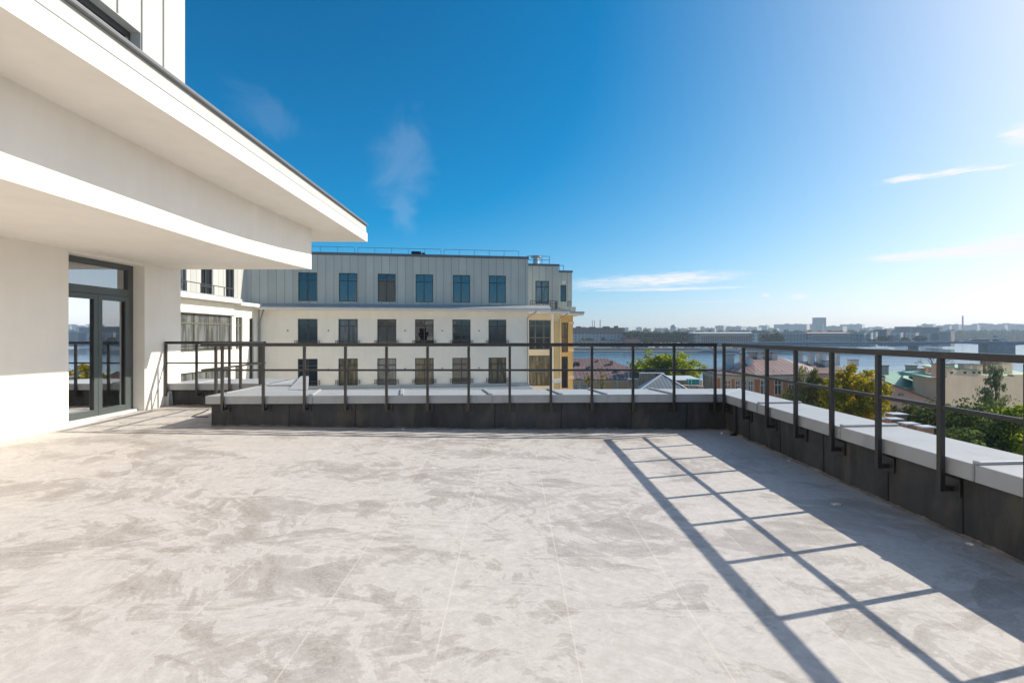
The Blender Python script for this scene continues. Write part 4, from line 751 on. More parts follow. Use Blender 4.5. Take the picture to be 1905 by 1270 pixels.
def house(name, label, X0, X1, Y0, Y1, ze, zr_, wm, rm_, rm2, hl, hr, chims=(), wins=(), trim=None):
    """ze, zr_: heights above the street of eaves and ridge"""
    loc = ((X0 + X1) / 2, Y0, ZG); t = thing(name, label, 'house', loc); W = (X1 - X0) / 2
    holes = [(a, b, c, d_) for (a, b, c, d_) in wins]
    wm_ = MB(); holed(wm_, fr0, -W, W, -.5, ze - .2, holes, .18); wm_.quad((-W, 0, -.5), (-W, Y1 - Y0, -.5), (-W, Y1 - Y0, ze - .2), (-W, 0, ze - .2)); wm_.quad((W, 0, -.5), (W, Y1 - Y0, -.5), (W, Y1 - Y0, ze - .2), (W, 0, ze - .2)); wm_.quad((-W, Y1 - Y0, -.5), (W, Y1 - Y0, -.5), (W, Y1 - Y0, ze - .2), (-W, Y1 - Y0, ze - .2))
    wm_.build('wall', M[wm], t)
    if trim:
        tb = MB(); tb.box(-W - .1, W + .1, -.14, -.003, ze - .75, ze - .24); tb.build('eaves_band', M[trim], t)
    r1, r2 = MB(), MB(); hip_roof(r1, r2, -W, W, 0, Y1 - Y0, ze, zr_, hl, hr); ro = r1.build('roof', M[rm_], t)
    if r2.v and (hl > .1 or hr > .1): r2.build('hip', M[rm2], ro)
    else: r2.pieces('gable', M[wm], t)
    for c in chims: chimney(t, *c)
    for h in wins:
        if trim:
            tr = MB(); e = .2; tr.box(h[0] - e, h[0] - .005, -.06, -.003, h[2] - e, h[3] + e); tr.box(h[1] + .005, h[1] + e, -.06, -.003, h[2] - e, h[3] + e); tr.box(h[0] - .004, h[1] + .004, -.06, -.003, h[3] + .005, h[3] + e); tr.build('window_surround', M[trim], t)
        window(t, fr0, *h, .14, (.5,), (.68,), M['frame_w'], M['pane_d'], .1)
    return t
# maroon-roofed peach house, front range
d = 137; X0, X1 = PX(1040, d), PX(1279, d); cx = (X0 + X1) / 2; lx = lambda px, dd=d: PX(px, dd) - cx
t = house('peach_house', 'long peach house with a low maroon sheet roof beside the ochre block', X0, X1, d, d + 15, zr(705, d), zr(681, d + 7.5), 'peach', 'maroon', 'maroon_y', 6, 9,
      [(lx(1154), lx(1159.5), 3.6, 4.6, zr(703, d + 3), zr(687, d + 4), 'chim_w'), (lx(1206), lx(1216), 6.6, 8.2, zr(683, d + 7), zr(676, d + 7), 'brick'), (lx(1102), lx(1106), 6, 7, zr(690, d + 6), zr(682, d + 6), 'brick')],
      [(lx(1120) - .55, lx(1120) + .55, zr(722, d) - 1, zr(716, d)), (lx(1072) - .5, lx(1072) + .5, zr(722, d) - 1, zr(715, d)), (lx(1088) - .5, lx(1088) + .5, zr(722, d) - 1, zr(715, d)), (lx(1150) - .5, lx(1150) + .5, zr(726, d) - 1, zr(719, d))], 'trim')
pl = MB(); [pl.box(lx(q) - .25, lx(q) + .25, -.35, -.003, 0, zr(703, d) + .3) for q in (1079, 1149, 1170)]; pl.build('wall_pier', M['trim'], t)
d = 172; X0, X1 = PX(1030, d), PX(1182, d); cx = (X0 + X1) / 2
t = house('maroon_roof_house', 'rear house with a tall maroon roof and a round-topped dormer, nearest the river', X0, X1, d, d + 16, zr(689, d), zr(666.5, d + 8), 'peach', 'maroon', 'maroon_y', 4, 8.5,
      [(lx(1139.5, d), lx(1144.5, d), 3.2, 4.2, zr(687, d + 3), zr(672, d + 3.5), 'brick'), (lx(1117, d), lx(1119, d), 5.5, 6.3, zr(680, d + 5), zr(670, d + 5), 'brick')])
dm = MB(); xa, xb = lx(1072, d), lx(1081, d); n = 10; arc = [((xa + xb) / 2 + (xb - xa) / 2 * math.cos(math.pi * k / n), zr(676, d + 3) + (xb - xa) * .42 * math.sin(math.pi * k / n)) for k in range(n + 1)]
pp = [(xb, zr(681, d + 3) - .6)] + arc + [(xa, zr(681, d + 3) - .6)]
dm.add([(x, 2.2, z) for x, z in pp] + [(x, 6, z) for x, z in pp], [tuple(range(len(pp)))] + [(i, i + 1, len(pp) + i + 1, len(pp) + i) for i in range(len(pp) - 1)]); dmo = dm.build('dormer', M['maroon_y'], t)
MB().box(xa + .35, xb - .35, 2.12, 2.197, zr(681, d + 3) - .4, zr(675, d + 3)).build('dormer_opening', M['gasket'], dmo)
# blue-grey hipped roof and the peeling fire wall beside it
d = 98; cx = PX(1236, d); t = thing('ribbed_roof_house', 'low house whose blue-grey ribbed hip roof points at the terrace', 'house', (cx, d, ZG))
zR, zE = zr(695.5, d + 6), zr(727, d); rf = MB(); hwid = PX(1284, d) - cx
rf.add([(-hwid, 0, zE), (hwid, 0, zE), (PX(1233, d + 6) - cx, 6, zR)], [(0, 1, 2)]); ax = PX(1233, d + 6) - cx; rf.add([(hwid, 0, zE), (hwid + 1, 8, zE), (ax + .6, 8, zR), (ax, 6, zR)], [(0, 1, 2, 3)]); rf.add([(-hwid, 0, zE), (ax, 6, zR), (ax + .6, 8, zR), (-hwid + 1.8, 8, zE)], [(0, 1, 2, 3)])
ro = rf.build('roof', M['blueroof'], t); rc = MB()
for e in (-hwid, hwid): rc.bar((e, 0, zE + .05), (PX(1233, d + 6) - cx, 6, zR + .05), .32, .12)
rc.build('ridge_flashing', M['capb'], ro); MB().box(-hwid + 1.8, hwid - .3, .4, 7.9, 0, zE - .02).build('wall', M['peel'], t)
d = 112; t = thing('fire_wall', 'peeling ochre fire wall with bare brick patches left of the ribbed roof', 'wall', (PX(1211, d), d, ZG)); cx = PX(1211, d)
a, b = PX(1192, d) - cx, PX(1236, d) - cx; MB().prism([(a, 0), (b, 0), (b, 1.2), (a, 1.2)], 0, zr(695, d)).build('masonry', M['peel'], t); MB().box(a - .1, b + .1, -.15, 1.35, zr(695, d) + .003, zr(694, d) + .05).build('wall_cap', M['capb'], t)
a2_ = PX(1170, d) - cx; MB().box(a2_, a - .003, .1, 1.2, 0, zr(706, d)).build('low_masonry', M['peel'], t); MB().box(a2_ - .1, a - .12, 0, 1.3, zr(706, d) + .003, zr(704.8, d)).build('low_wall_cap', M['capb'], t)
MB().box(PX(1171, d) - cx, PX(1172.5, d) - cx, .5, .8, zr(704.5, d), zr(692, d)).build('flue_pipe', M['galv'], t)
d = 108; t = thing('brown_house', 'low brown-walled house with a white eaves strip right of the ribbed roof', 'house', (PX(1285, d), d, ZG)); cx = PX(1285, d)
MB().box(PX(1258, d) - cx, PX(1306, d) - cx, 0, 8, 0, zr(708, d)).build('wall', M['peel'], t); MB().prism([(PX(1256, d) - cx, -.3), (PX(1308, d) - cx, -.3), (PX(1308, d) - cx, 8.2), (PX(1256, d) - cx, 8.2)], zr(708, d) + .003, [zr(706.5, d)] * 2 + [zr(704, d)] * 2).build('roof', M['palemetal'], t)
d = 104; o = thing('site_hut', 'small teal hut with a white frame standing on the brown house roof edge', 'hut', (PX(1292, d), d, zr(716, d) + ZG)); MB().box(-1.1, 1.1, 0, 1.5, 0, 1.15).build('body', M['teal'], o, bevel=.03)
q = MB(); [q.box(x - .05, x + .05, -.08, -.003, -.1, 1.3) for x in (-1.25, -.6, 1.05, 1.25)]; q.box(-1.3, 1.6, -.08, -.003, -.22, -.1); q.build('frame', M['frame_w'], o)
MB().box(-1.7, 1.9, -.4, 3, -22 - (zr(716, 104) - 22) + .0, -.25).build('base', M['peel'], o)

# orange corner house with many-faced front
d = 110; cx = PX(1400, d); t = thing('orange_house', 'orange corner house with a wide maroon hip roof and cream window surrounds', 'house', (cx, d, ZG)); ZE = zr(697, d)
plan = [(PX(1308, 126) - cx, 16), (PX(1336, 113) - cx, 3), (PX(1366, d) - cx, 0), (PX(1402, d) - cx, -.6), (PX(1508, 114) - cx, 3.2), (PX(1512, 134) - cx, 24), (PX(1330, 136) - cx, 26)]
wallm = MB(); walls = [(plan[i], plan[i + 1]) for i in range(4)]
wspec = {0: [(.18, .30), (.42, .54), (.66, .78), (.86, .95)], 1: [(.2, .3), (.42, .8)], 2: [(.08, .30), (.42, .62), (.70, .93)], 3: [(.10, .22), (.34, .46), (.58, .70), (.82, .93)]}
wz = (zr(725, d) - 1.2, zr(707.5, d)); trb = MB()
for i, (p, q) in enumerate(walls):
    p, q = Vector(p), Vector(q); dv = (q - p); ln = dv.length; dv.normalize(); nv = Vector((-dv.y, dv.x))
    fr = (lambda p, dv, nv: (lambda u, w_, z: (p.x + dv.x * u + nv.x * w_, p.y + dv.y * u + nv.y * w_, z)))(p, dv, nv)
    hs_ = [(a * ln, b * ln, wz[0], wz[1]) for a, b in wspec[i]]
    holed(wallm, fr, 0, ln, -.5, ZE - .15, hs_, .2)
    fbox(trb, fr, -.05, ln + .05, -.12, -.003, ZE - .95, ZE - .20)
    for h in hs_:
        e = .22; fbox(trb, fr, h[0] - e, h[0] - .004, -.07, -.003, h[2] - e, h[3] + e); fbox(trb, fr, h[1] + .004, h[1] + e, -.07, -.003, h[2] - e, h[3] + e); fbox(trb, fr, h[0] - .003, h[1] + .003, -.07, -.003, h[3] + .004, h[3] + e)
        window(t, fr, *h, .15, (.5,), (.68,), M['frame_w'], M['pane_d'] if i != 3 else M['pane_b'], .12)
wallm.quad(*[(plan[k][0], plan[k][1], z) for k, z in ((4, -.5), (5, -.5), (5, ZE - .15), (4, ZE - .15))]); wallm.build('wall', M['orange'], t); trb.build('stone_trim', M['trim'], t)
R1 = (PX(1402, 120) - cx, 10, zr(663.5, 120)); R2 = (PX(1452, 122) - cx, 12, zr(664, 122)); R0 = (PX(1352, 124) - cx, 15, zr(683, 124)); ex = []
cen = Vector((2, 12))
for p in plan: v = Vector(p) - cen; ex.append((p[0] + v.x / v.length * .6, p[1] + v.y / v.length * .6, ZE))
rf = MB(); rf.add([ex[1], ex[2], ex[3], R1, R0], [(0, 1, 4), (1, 2, 3), (1, 3, 4)]); rf.add([ex[3], ex[4], R2, R1], [(0, 1, 2, 3)]); rf.build('roof', M['maroon'], t)
r2 = MB(); r2.add([ex[4], ex[5], R2], [(0, 1, 2)]); r2.add([ex[0], ex[1], R0], [(0, 1, 2)]); r2.add([ex[5], ex[6], ex[0], R0, R1, R2], [(0, 1, 2, 3), (0, 3, 4, 5)]); r2.build('rear_roof', M['maroon_y'], t)
sf = MB(); n = len(ex); [sf.quad(ex[i], ex[(i + 1) % n], (ex[(i + 1) % n][0], ex[(i + 1) % n][1], ZE - .22), (ex[i][0], ex[i][1], ZE - .22)) for i in range(n)]; sf.add([(q[0], q[1], ZE - .22) for q in ex], [tuple(range(n))]); sf.build('gutter', M['maroon_y'], t)
for (a, b, y0, pyb, pyt, mm_) in [(1349, 1366.5, 9, 684, 660.5, 'chim_w'), (1380, 1386, 8.5, 672, 658.5, 'chim'), (1397, 1409, 9.6, 667, 656.5, 'chim'), (1409.5, 1420, 9.0, 670, 658, 'chim_w'), (1424, 1437, 10, 668, 656.5, 'chim'), (1437.5, 1447, 9.6, 668, 657.5, 'chim_w'), (1393, 1400.5, 4.5, 681, 665, 'chim_w')]:
    chimney(t, PX(a, d + y0) - cx, PX(b, d + y0) - cx, y0, y0 + 1.3, zr(pyb, d + y0) - .6, zr(pyt, d + y0), mm_)
sg = MB(); [sg.bar((PX(q, d + 1.5) - cx, 1.5, ZE + .5), (PX(q, d + 1.5) - cx, 1.5, zr(688, d + 1.5)), .06) for q in (1395, 1410, 1425, 1440, 1455)]; sg.build('snow_guard', M['capm'], t)

# row of maroon roofs with many chimneys, behind the willow and maple
d = 150; cx = PX(1535, d); X0, X1 = PX(1462, d), PX(1606, d); cx = (X0 + X1) / 2; lx = lambda px, dd=d: PX(px, dd) - cx
house('chimney_house', 'long maroon-roofed house crowded with pale chimneys behind the golden maple', X0, X1, d, d + 18, zr(694, d), zr(672.5, d + 9), 'pink', 'maroon', 'maroon_y', 5, 8,
      [(lx(a, d + 8), lx(b, d + 8), y, y + 1.6, zr(680, d + 8), zr(pt, d + 8), mm_) for a, b, y, pt, mm_ in [(1481, 1488, 7, 661, 'chim_w'), (1489, 1498, 9, 658, 'chim_w'), (1502, 1508, 6, 655, 'chim_w'), (1508.5, 1519, 8.6, 664, 'chim_w'), (1519.5, 1527, 6.5, 657, 'chim_w'), (1531, 1538, 8, 657.5, 'chim_w'), (1525, 1537, 5, 670, 'chim_w'), (1556, 1563, 8, 657.5, 'chim_w'), (1579, 1594, 7, 669, 'chim_w')]])
# green roofs
d = 104; X0, X1 = PX(1640, d), PX(1775, d); cx = (X0 + X1) / 2; lx = lambda px, dd=d: PX(px, dd) - cx
t = house('green_roof_house', 'pale house under a broad mint-green sheet roof with a deep green valley', X0, X1, d, d + 18, zr(721.5, d), zr(690, d + 9), 'pink', 'green', 'green', .1, .1,
      [(lx(1691, d + 8), lx(1703, d + 8), 7.4, 9, zr(694, d + 8), zr(680.5, d + 8), 'chim'), (lx(1711.5, d + 4), lx(1719, d + 4), 3.6, 4.6, zr(696, d + 4), zr(686.5, d + 4), 'cream'), (lx(1725, d + 9), lx(1740, d + 9), 8.6, 9.8, zr(694, d + 9), zr(681, d + 9), 'cream'), (lx(1747, d + 9), lx(1759, d + 9), 8.6, 9.8, zr(694, d + 9), zr(680, d + 9), 'cream'), (lx(1633, d + 6), lx(1650, d + 6), 5.4, 6.6, zr(697, d + 6), zr(680.5, d + 6), 'chim')])
vl = MB(); vl.add([(lx(1684), .6, zr(704, d)), (lx(1736), -.2, zr(721, d)), (lx(1738), 8.8, zr(689, d + 9)), (lx(1690, d + 8), 8.6, zr(691, d + 8) + .05)], [(0, 1, 2, 3)]); vl.v = [(a, b, c + .12) for a, b, c in vl.v]; vl.build('valley', M['green_dk'], t)
rd = MB(); rd.add([(lx(1694, d + 2), 2, zr(699, d + 2)), (lx(1738, d - 1), -1, zr(713, d - 1)), (lx(1740, d + 4), 5, zr(699, d + 4)), (lx(1702, d + 6), 6.5, zr(690, d + 6))], [(0, 1, 2, 3)]); rd.build('cross_roof', M['green'], t)
# pink fire wall stepping down in front of the green roof
d = 88; cx = PX(1680, d); t = thing('pink_house', 'pink house end wall with a sloping top edge below the green roof', 'house', (cx, d, ZG)); lx = lambda px, dd=d: PX(px, dd) - cx
prof_ = [(1604, 800), (1604, 712), (1622, 711), (1622, 716), (1634, 716), (1634, 703), (1647, 703), (1647, 711), (1690, 727), (1742, 748), (1742, 800)]
def slab(mb, pts, dd, th): 
    v = [(PX(x, dd) - cx, z) for x, z in pts]; n = len(v); mb.add([(x, 0, z) for x, z in v] + [(x, th, z) for x, z in v], [tuple(range(n)), tuple(range(n, 2 * n))] + [(i, (i + 1) % n, n + (i + 1) % n, n + i) for i in range(n)])
w1 = MB(); slab(w1, [(x, 0 if y == 800 else zr(y, d)) for x, y in prof_], d, 8); w1.build('wall', M['pink'], t)
w2 = MB(); w2.bar((lx(1647), -.1, zr(710.5, d)), (lx(1742), -.1, zr(747, d)), .4, .2); w2.build('verge', M['capm'], t)
wn = MB(); wn.box(lx(1671.5), lx(1681.5), -.06, -.003, zr(736, d), zr(731.5, d)); wn.build('window', M['pane_b'], t)
d = 70; cx = PX(1665, d); t = thing('outbuilding', 'low shed with a pale metal roof in front of the pink end wall', 'shed', (cx, d, ZG)); lx = lambda px, dd=d: PX(px, dd) - cx
MB().prism([(lx(1632), 0), (lx(1700), 0), (lx(1700), 8), (lx(1632), 8)], zr(782, d), [zr(781, d)] * 2 + [zr(765, d + 8)] * 2).build('roof', M['palemetal'], t); MB().box(lx(1634), lx(1698), .3, 7.7, 0, zr(782, d) - .003).build('wall', M['pink'], t)
chimney(t, lx(1663), lx(1677), 5.5, 6.4, zr(776, d + 5), zr(755, d + 5), 'brick', 'capm'); chimney(t, lx(1676), lx(1684), 5.5, 6.4, zr(776, d + 5), zr(752, d + 5), 'brick', 'capm')
for k, (a, b, pt, dd, lb) in enumerate([(1646, 1656, 781, 54, 'small brick pillar with a blue-grey cap, furthest of the row beyond the right coping'), (1659, 1679, 781, 51, 'wide brick pillar with a pale cap beside the smallest pillar'), (1664, 1688, 772, 57, 'broad low brick stack standing behind the wide capped pillar'), (1688, 1709, 790, 47, 'brick pillar with a pale cap just left of the tall post'), (1718, 1738, 796, 44, 'nearest brick pillar with a pale cap, partly behind a railing post')]):
    cx = PX((a + b) / 2, dd); hw_ = PX(b, dd) - cx; t = thing('brick_pillar', lb, 'pillar', (cx, dd, ZG), group='capped brick pillars beyond the right parapet')
    MB().box(-hw_, hw_, 0, hw_ * 1.6, 0, zr(pt, dd)).build('shaft', M['brick'], t); MB().prism([(-hw_ - .15, -.15), (hw_ + .15, -.15), (hw_ + .15, hw_ * 1.6 + .15), (-hw_ - .15, hw_ * 1.6 + .15)], zr(pt, dd) + .003, zr(pt, dd) + .13).build('cap', M['capb'], t, bevel=.02)
# cream fire walls
d = 92; cx = PX(1800, d); t = thing('cream_house', 'tall blank cream fire wall with small roof vents and a row of chimneys', 'house', (cx, d, ZG), R(21)); lx = lambda px, dd=d: PX(px, dd) - cx
w1 = MB(); ca, sa = math.cos(R(21)), math.sin(R(21))
def sx_(px): tt = (px - PX0) / FPX; return (d * tt - cx) / (ca - sa * tt)
def sz_(px, py): return zr(py, d + sa * sx_(px))
def slab2(mb, pts, y0, th):
    v = [(sx_(a), 0 if b is None else sz_(a, b)) for a, b in pts]; n = len(v); mb.add([(x, y0, z) for x, z in v] + [(x, y0 + th, z) for x, z in v], [tuple(range(n)), tuple(range(n, 2 * n))] + [(i, (i + 1) % n, n + (i + 1) % n, n + i) for i in range(n)])
slab2(w1, [(1757, None), (1757, 702), (1761.5, 702), (1761.5, 683.5), (1775, 683.5), (1775, 688.5), (1787, 688.5), (1787, 686), (1826, 690), (1826, None)], 0, 1.0); w1.build('wall', M['cream'], t)
w1 = MB(); slab2(w1, [(1826.1, None), (1826.1, 696), (1850, 700), (1893, 701), (1893, 697), (1960, 696), (1960, None)], .5, 1.0); w1.build('lower_wall', M['cream'], t)
wv_ = MB(); [wv_.box(sx_(a), sx_(a + 5), -.03, -.003, sz_(a, 695), sz_(a, 691)) for a in (1768.5, 1793, 1809.5, 1820)]; wv_.build('vent_opening', M['gasket'], t)
wr = MB(); wr.box(sx_(1760.5), sx_(1776), -.1, 1.1, sz_(1770, 683.5) + .02, sz_(1770, 683) + .15); wr.bar((sx_(1786), .5, sz_(1786, 686) + .1), (sx_(1827), .5, sz_(1827, 690) + .1), 1.3, .12); wr.build('wall_cap', M['green_dk'], t)
gr_ = MB(); gr_.add([(sx_(1827), 1.55, sz_(1827, 699.5)), (sx_(1960), 1.55, sz_(1960, 700)), (sx_(1960), 11, sz_(1960, 700) + 1.6), (sx_(1827), 11, sz_(1827, 699) + 1.6)], [(0, 1, 2, 3)]); gr_.build('roof', M['green'], t)
for a, b, pt, mm_ in [(1770.5, 1784, 681, 'cream'), (1788, 1803, 681, 'cream'), (1821, 1836.5, 681, 'chim'), (1845, 1856, 681.5, 'cream'), (1863, 1880, 673, 'brick'), (1866, 1890, 680, 'chim'), (1887, 1912, 673, 'cream')]:
    x0, x1 = sx_(a) + 1.1, sx_(b) + 1.1; chimney(t, x0, x1, 2.8, 3.8, sz_(a, 694) - 1, sz_(a, pt) + .1, mm_, 'capm')
gl_ = thing('green_roof_annexe', 'small pale annexe with a mint-green roof wedged against the cream fire wall', 'house', (PX(1740, 98), 98, ZG)); cx = PX(1740, 98)
MB().box(PX(1744, 98) - cx, PX(1758, 98) - cx, 0, 6, 0, zr(703, 98)).build('wall', M['cream'], gl_); MB().prism([(PX(1728, 98) - cx, -.2), (PX(1758.5, 98) - cx, -.2), (PX(1758.5, 98) - cx, 7), (PX(1728, 98) - cx, 7)], zr(703, 98) + .003, [zr(702, 98)] * 2 + [zr(691, 104)] * 2).build('roof', M['green'], gl_)

# ================================================================== FAR BANK
def fz(py, d): return PZ(py, d)
def block(name, label, x0, x1, ytop, d, depth, m, cat='building', roof=None, group=None, step=None, turn=0):
    cx = PX((x0 + x1) / 2, d); hw_ = (x1 - x0) / 2 * d / FPX; h = fz(ytop, d) - ZF; rz = 0; y0 = 0
    if turn: phi = math.atan2(cx, d); rz = -(phi + turn); hw_ = hw_ / math.cos(phi) / (math.cos(turn) + .8 * math.sin(turn)); depth = 1.6 * hw_; y0 = -depth / 2
    t = thing(name, label, cat, (cx, d, ZF), rz, group)
    MB().box(-hw_, hw_, y0, y0 + depth, -.5, h).build('wall', M[m], t)
    r = MB(); r.box(-hw_ - .4, hw_ + .4, y0 - .5, y0 + depth + .5, h + .01, h + (1.2 if roof else .7))
    if step:
        for (a, b, hh) in step: r.box(-hw_ + 2 * hw_ * a, -hw_ + 2 * hw_ * b, y0 + depth * .3, y0 + depth * .7, h + .7, h + hh)
    r.build('roof', M[roof or 'f_flat'], t); return t
block('factory_building', 'dark brown brick factory range on the far bank, left of the trees', 1040, 1163, 610.5, 960, 60, 'f_ind', roof='f_ind', step=[(.30, .36, 4), (.5, .58, 3), (.72, .8, 4), (.9, .93, 5)])
block('long_panel_building', 'long pale blue-grey low building in front of the factory', 1030, 1160, 620.5, 850, 25, 'f_lblue', roof='f_red')
block('pink_water_tower', 'narrow pink tower at the right end of the pale blue building', 1161.5, 1164.5, 611, 846, 3, 'f_white', 'tower')
block('red_shed', 'long low shed with a dark red roof at the water front', 1080, 1190, 634.5, 790, 20, 'f_lblue', 'shed', roof='f_red')
block('red_warehouse', 'taller red-roofed warehouse end beside the shed, with a bright red gable', 1164, 1192, 631.5, 780, 18, 'f_redw', 'warehouse', roof='f_red')
for k, (px, pt, dd, lb) in enumerate([(1102.5, 596, 1000, 'leftmost of three thin brick stacks above the brown factory'), (1106.5, 596, 1003, 'middle of three thin brick stacks above the brown factory'), (1117, 595.5, 1001, 'rightmost and thickest of three brick stacks above the factory'), (1791.5, 588, 2300, 'tall lone grey smoke stack above the wooded right bank')]):
    r0 = (.55 if k < 2 else .75) * dd / FPX if k < 3 else 1.15 * dd / FPX
    hst = fz(pt, dd) - ZF; o = thing('smoke_stack', lb, 'smoke stack', (PX(px, dd), dd, ZF))
    MB().tube([(0, 0, 0), (0, 0, hst * .5), (0, 0, hst)], [r0 * 1.25, r0 * 1.1, r0 * .92], 14).build('shaft', M['f_stackd' if k == 3 else 'f_stack'], o, smooth=True)
    MB().tube([(0, 0, hst), (0, 0, hst + r0 * .7)], r0 * 1.05, 14).build('collar', M['f_stackd'], o)
def colonnade(label, x0, x1, ytop, ycol, d, ncol, endw, roofm):
    cx = PX((x0 + x1) / 2, d); hw_ = (x1 - x0) / 2 * d / FPX; h = fz(ytop, d) - ZF; t = thing('colonnade_building', label, 'building', (cx, d, ZF)); hc = fz(ycol, d) - ZF
    MB().box(-hw_, hw_, 3.2, 30, -.5, h).build('wall', M['f_col'], t)
    e = MB(); e.box(-hw_, -hw_ + endw, 0, 3.19, -.5, h); e.box(hw_ - endw, hw_, 0, 3.19, -.5, h); e.pieces('end_bay', M['f_pink'], t)
    MB().box(-hw_ + endw, hw_ - endw, 0, 3.19, hc, h).build('entablature', M['f_pinkp'], t)
    for k in range(ncol):
        x = -hw_ + endw + (2 * hw_ - 2 * endw) * (k + .5) / ncol; MB().tube([(x, 1.2, -.5), (x, 1.2, hc)], [1.0, .85], 8).build('column', M['f_pinkp'], t)
    MB().prism([(-hw_ - .6, -.5), (hw_ + .6, -.5), (hw_ + .6, 31), (-hw_ - .6, 31)], h + .01, [h + 1] * 2 + [h + 2.4] * 2).build('roof', M[roofm], t); return t
colonnade('long pink stone building with a colonnade on the far bank left of the bridge', 1293, 1411, 620.5, 625, 800, 28, 10, 'f_roof')
colonnade('pale colonnaded building with an orange roof behind the bridge deck', 1504, 1588, 620.5, 625, 830, 30, 7, 'f_roofo')
block('rooftop_pavilion', 'small stone pavilion rising behind the colonnade roof', 1371, 1394, 615, 850, 15, 'f_white')
block('pink_tower_block', 'pink stone tower block behind the right end of the first colonnade', 1411.5, 1424, 616, 822, 25, 'f_pink', roof='f_pinkp')
block('sunlit_end', 'pale added block standing in for the sunlit right end of the first colonnade', 1402, 1411, 619, 796, 3.5, 'f_white')  # added block; its white stands for sun on the colonnade's end face
block('stone_house', 'wide grey stone house right of the dark park trees', 1450, 1500, 620, 830, 25, 'f_grey', roof='f_roof')
block('stone_house', 'small dark stone gate house left of the colonnade with orange roof', 1494, 1503, 616, 850, 12, 'f_grey', roof='f_roof')
for k, a in enumerate([(1588, 1611, 621, 830, 'f_grey', 'f_roof', 'grey stone block joined to the right of the second colonnade'), (1611, 1622, 620, 825, 'f_white', 'f_roof', 'sunlit pale stone block, narrow, in the middle of the far bank'), (1622, 1631, 617, 850, 'f_white', None, 'small white apartment block beside the tall dark slab'), (1632, 1652, 613.5, 900, 'f_dark', None, 'tall dark slab building standing above the stone blocks'),
        (1654, 1664, 624, 835, 'f_dark', None, 'low dark wing left of the pale house with white gable'), (1664, 1677, 619.5, 840, 'f_white', 'f_roof', 'pale house with a bright roof right of the dark slab'), (1690, 1705, 620, 850, 'f_white', 'f_roof', 'pale stone house at the right beyond the trees'), (1672, 1697, 608, 1300, 'f_dark', None, 'dark blocky apartment house far back, above the pale stone house'),
        (1700, 1714, 608.5, 1250, 'f_dark', None, 'dark apartment house with a small top storey'), (1718, 1733, 609, 1200, 'f_dark', None, 'dark square apartment house behind the pink villa'), (1735, 1749, 609, 1180, 'f_dark', None, 'dark apartment house with a pale right edge'), (1726, 1738, 619, 900, 'f_white', None, 'pale pink villa near the right end of the stone row'), (1738, 1752, 619, 880, 'f_dark', None, 'dim brownish block next to the wide pale gable'), (1752.5, 1770, 617.5, 870, 'f_pinkp', 'f_roof', 'plain pale box-like house at the right end of the row')]):
    block('bank_building', a[6], a[0], a[1], a[2], a[3], 18, a[4], roof=a[5], turn=R(22))
# skyline of tower blocks
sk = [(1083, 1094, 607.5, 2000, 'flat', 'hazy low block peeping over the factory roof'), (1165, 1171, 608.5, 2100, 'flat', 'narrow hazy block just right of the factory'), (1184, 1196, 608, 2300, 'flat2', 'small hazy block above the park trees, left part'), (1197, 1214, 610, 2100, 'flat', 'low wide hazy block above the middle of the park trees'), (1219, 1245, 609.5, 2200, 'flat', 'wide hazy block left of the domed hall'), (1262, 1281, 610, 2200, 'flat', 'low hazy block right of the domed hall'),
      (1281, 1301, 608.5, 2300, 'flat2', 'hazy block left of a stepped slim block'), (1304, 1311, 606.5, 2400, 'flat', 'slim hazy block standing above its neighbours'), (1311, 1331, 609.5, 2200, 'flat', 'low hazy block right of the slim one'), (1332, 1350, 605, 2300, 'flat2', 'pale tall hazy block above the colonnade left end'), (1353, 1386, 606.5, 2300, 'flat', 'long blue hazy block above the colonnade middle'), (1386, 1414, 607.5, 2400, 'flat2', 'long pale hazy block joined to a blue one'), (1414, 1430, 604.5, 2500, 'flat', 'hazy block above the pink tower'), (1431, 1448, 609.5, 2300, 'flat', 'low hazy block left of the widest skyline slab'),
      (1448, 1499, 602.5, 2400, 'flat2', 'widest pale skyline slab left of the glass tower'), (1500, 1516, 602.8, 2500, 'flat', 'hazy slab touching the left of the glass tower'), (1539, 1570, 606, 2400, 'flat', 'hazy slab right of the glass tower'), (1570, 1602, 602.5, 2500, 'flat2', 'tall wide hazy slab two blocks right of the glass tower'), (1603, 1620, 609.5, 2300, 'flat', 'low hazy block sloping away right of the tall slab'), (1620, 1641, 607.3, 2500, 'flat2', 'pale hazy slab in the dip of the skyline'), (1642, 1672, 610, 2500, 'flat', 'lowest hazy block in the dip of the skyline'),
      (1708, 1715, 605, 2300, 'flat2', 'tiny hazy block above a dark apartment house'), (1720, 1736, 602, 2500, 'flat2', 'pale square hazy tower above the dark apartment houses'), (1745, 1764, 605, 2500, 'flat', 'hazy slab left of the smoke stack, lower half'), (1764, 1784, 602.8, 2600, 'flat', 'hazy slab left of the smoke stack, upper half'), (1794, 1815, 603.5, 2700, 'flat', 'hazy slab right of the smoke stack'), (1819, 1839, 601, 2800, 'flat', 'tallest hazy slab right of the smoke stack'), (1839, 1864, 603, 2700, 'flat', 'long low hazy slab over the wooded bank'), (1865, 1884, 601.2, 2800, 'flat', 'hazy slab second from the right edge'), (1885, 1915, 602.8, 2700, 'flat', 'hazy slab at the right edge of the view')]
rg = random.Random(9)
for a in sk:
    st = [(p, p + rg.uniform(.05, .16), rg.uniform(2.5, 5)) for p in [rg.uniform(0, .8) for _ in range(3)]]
    block('tower_block', a[5], a[0], a[1], a[2] + 1.2, a[3], 30, 'f_' + a[4], 'tower block', group='apartment blocks on the skyline', step=st, turn=R(rg.uniform(8, 24)))
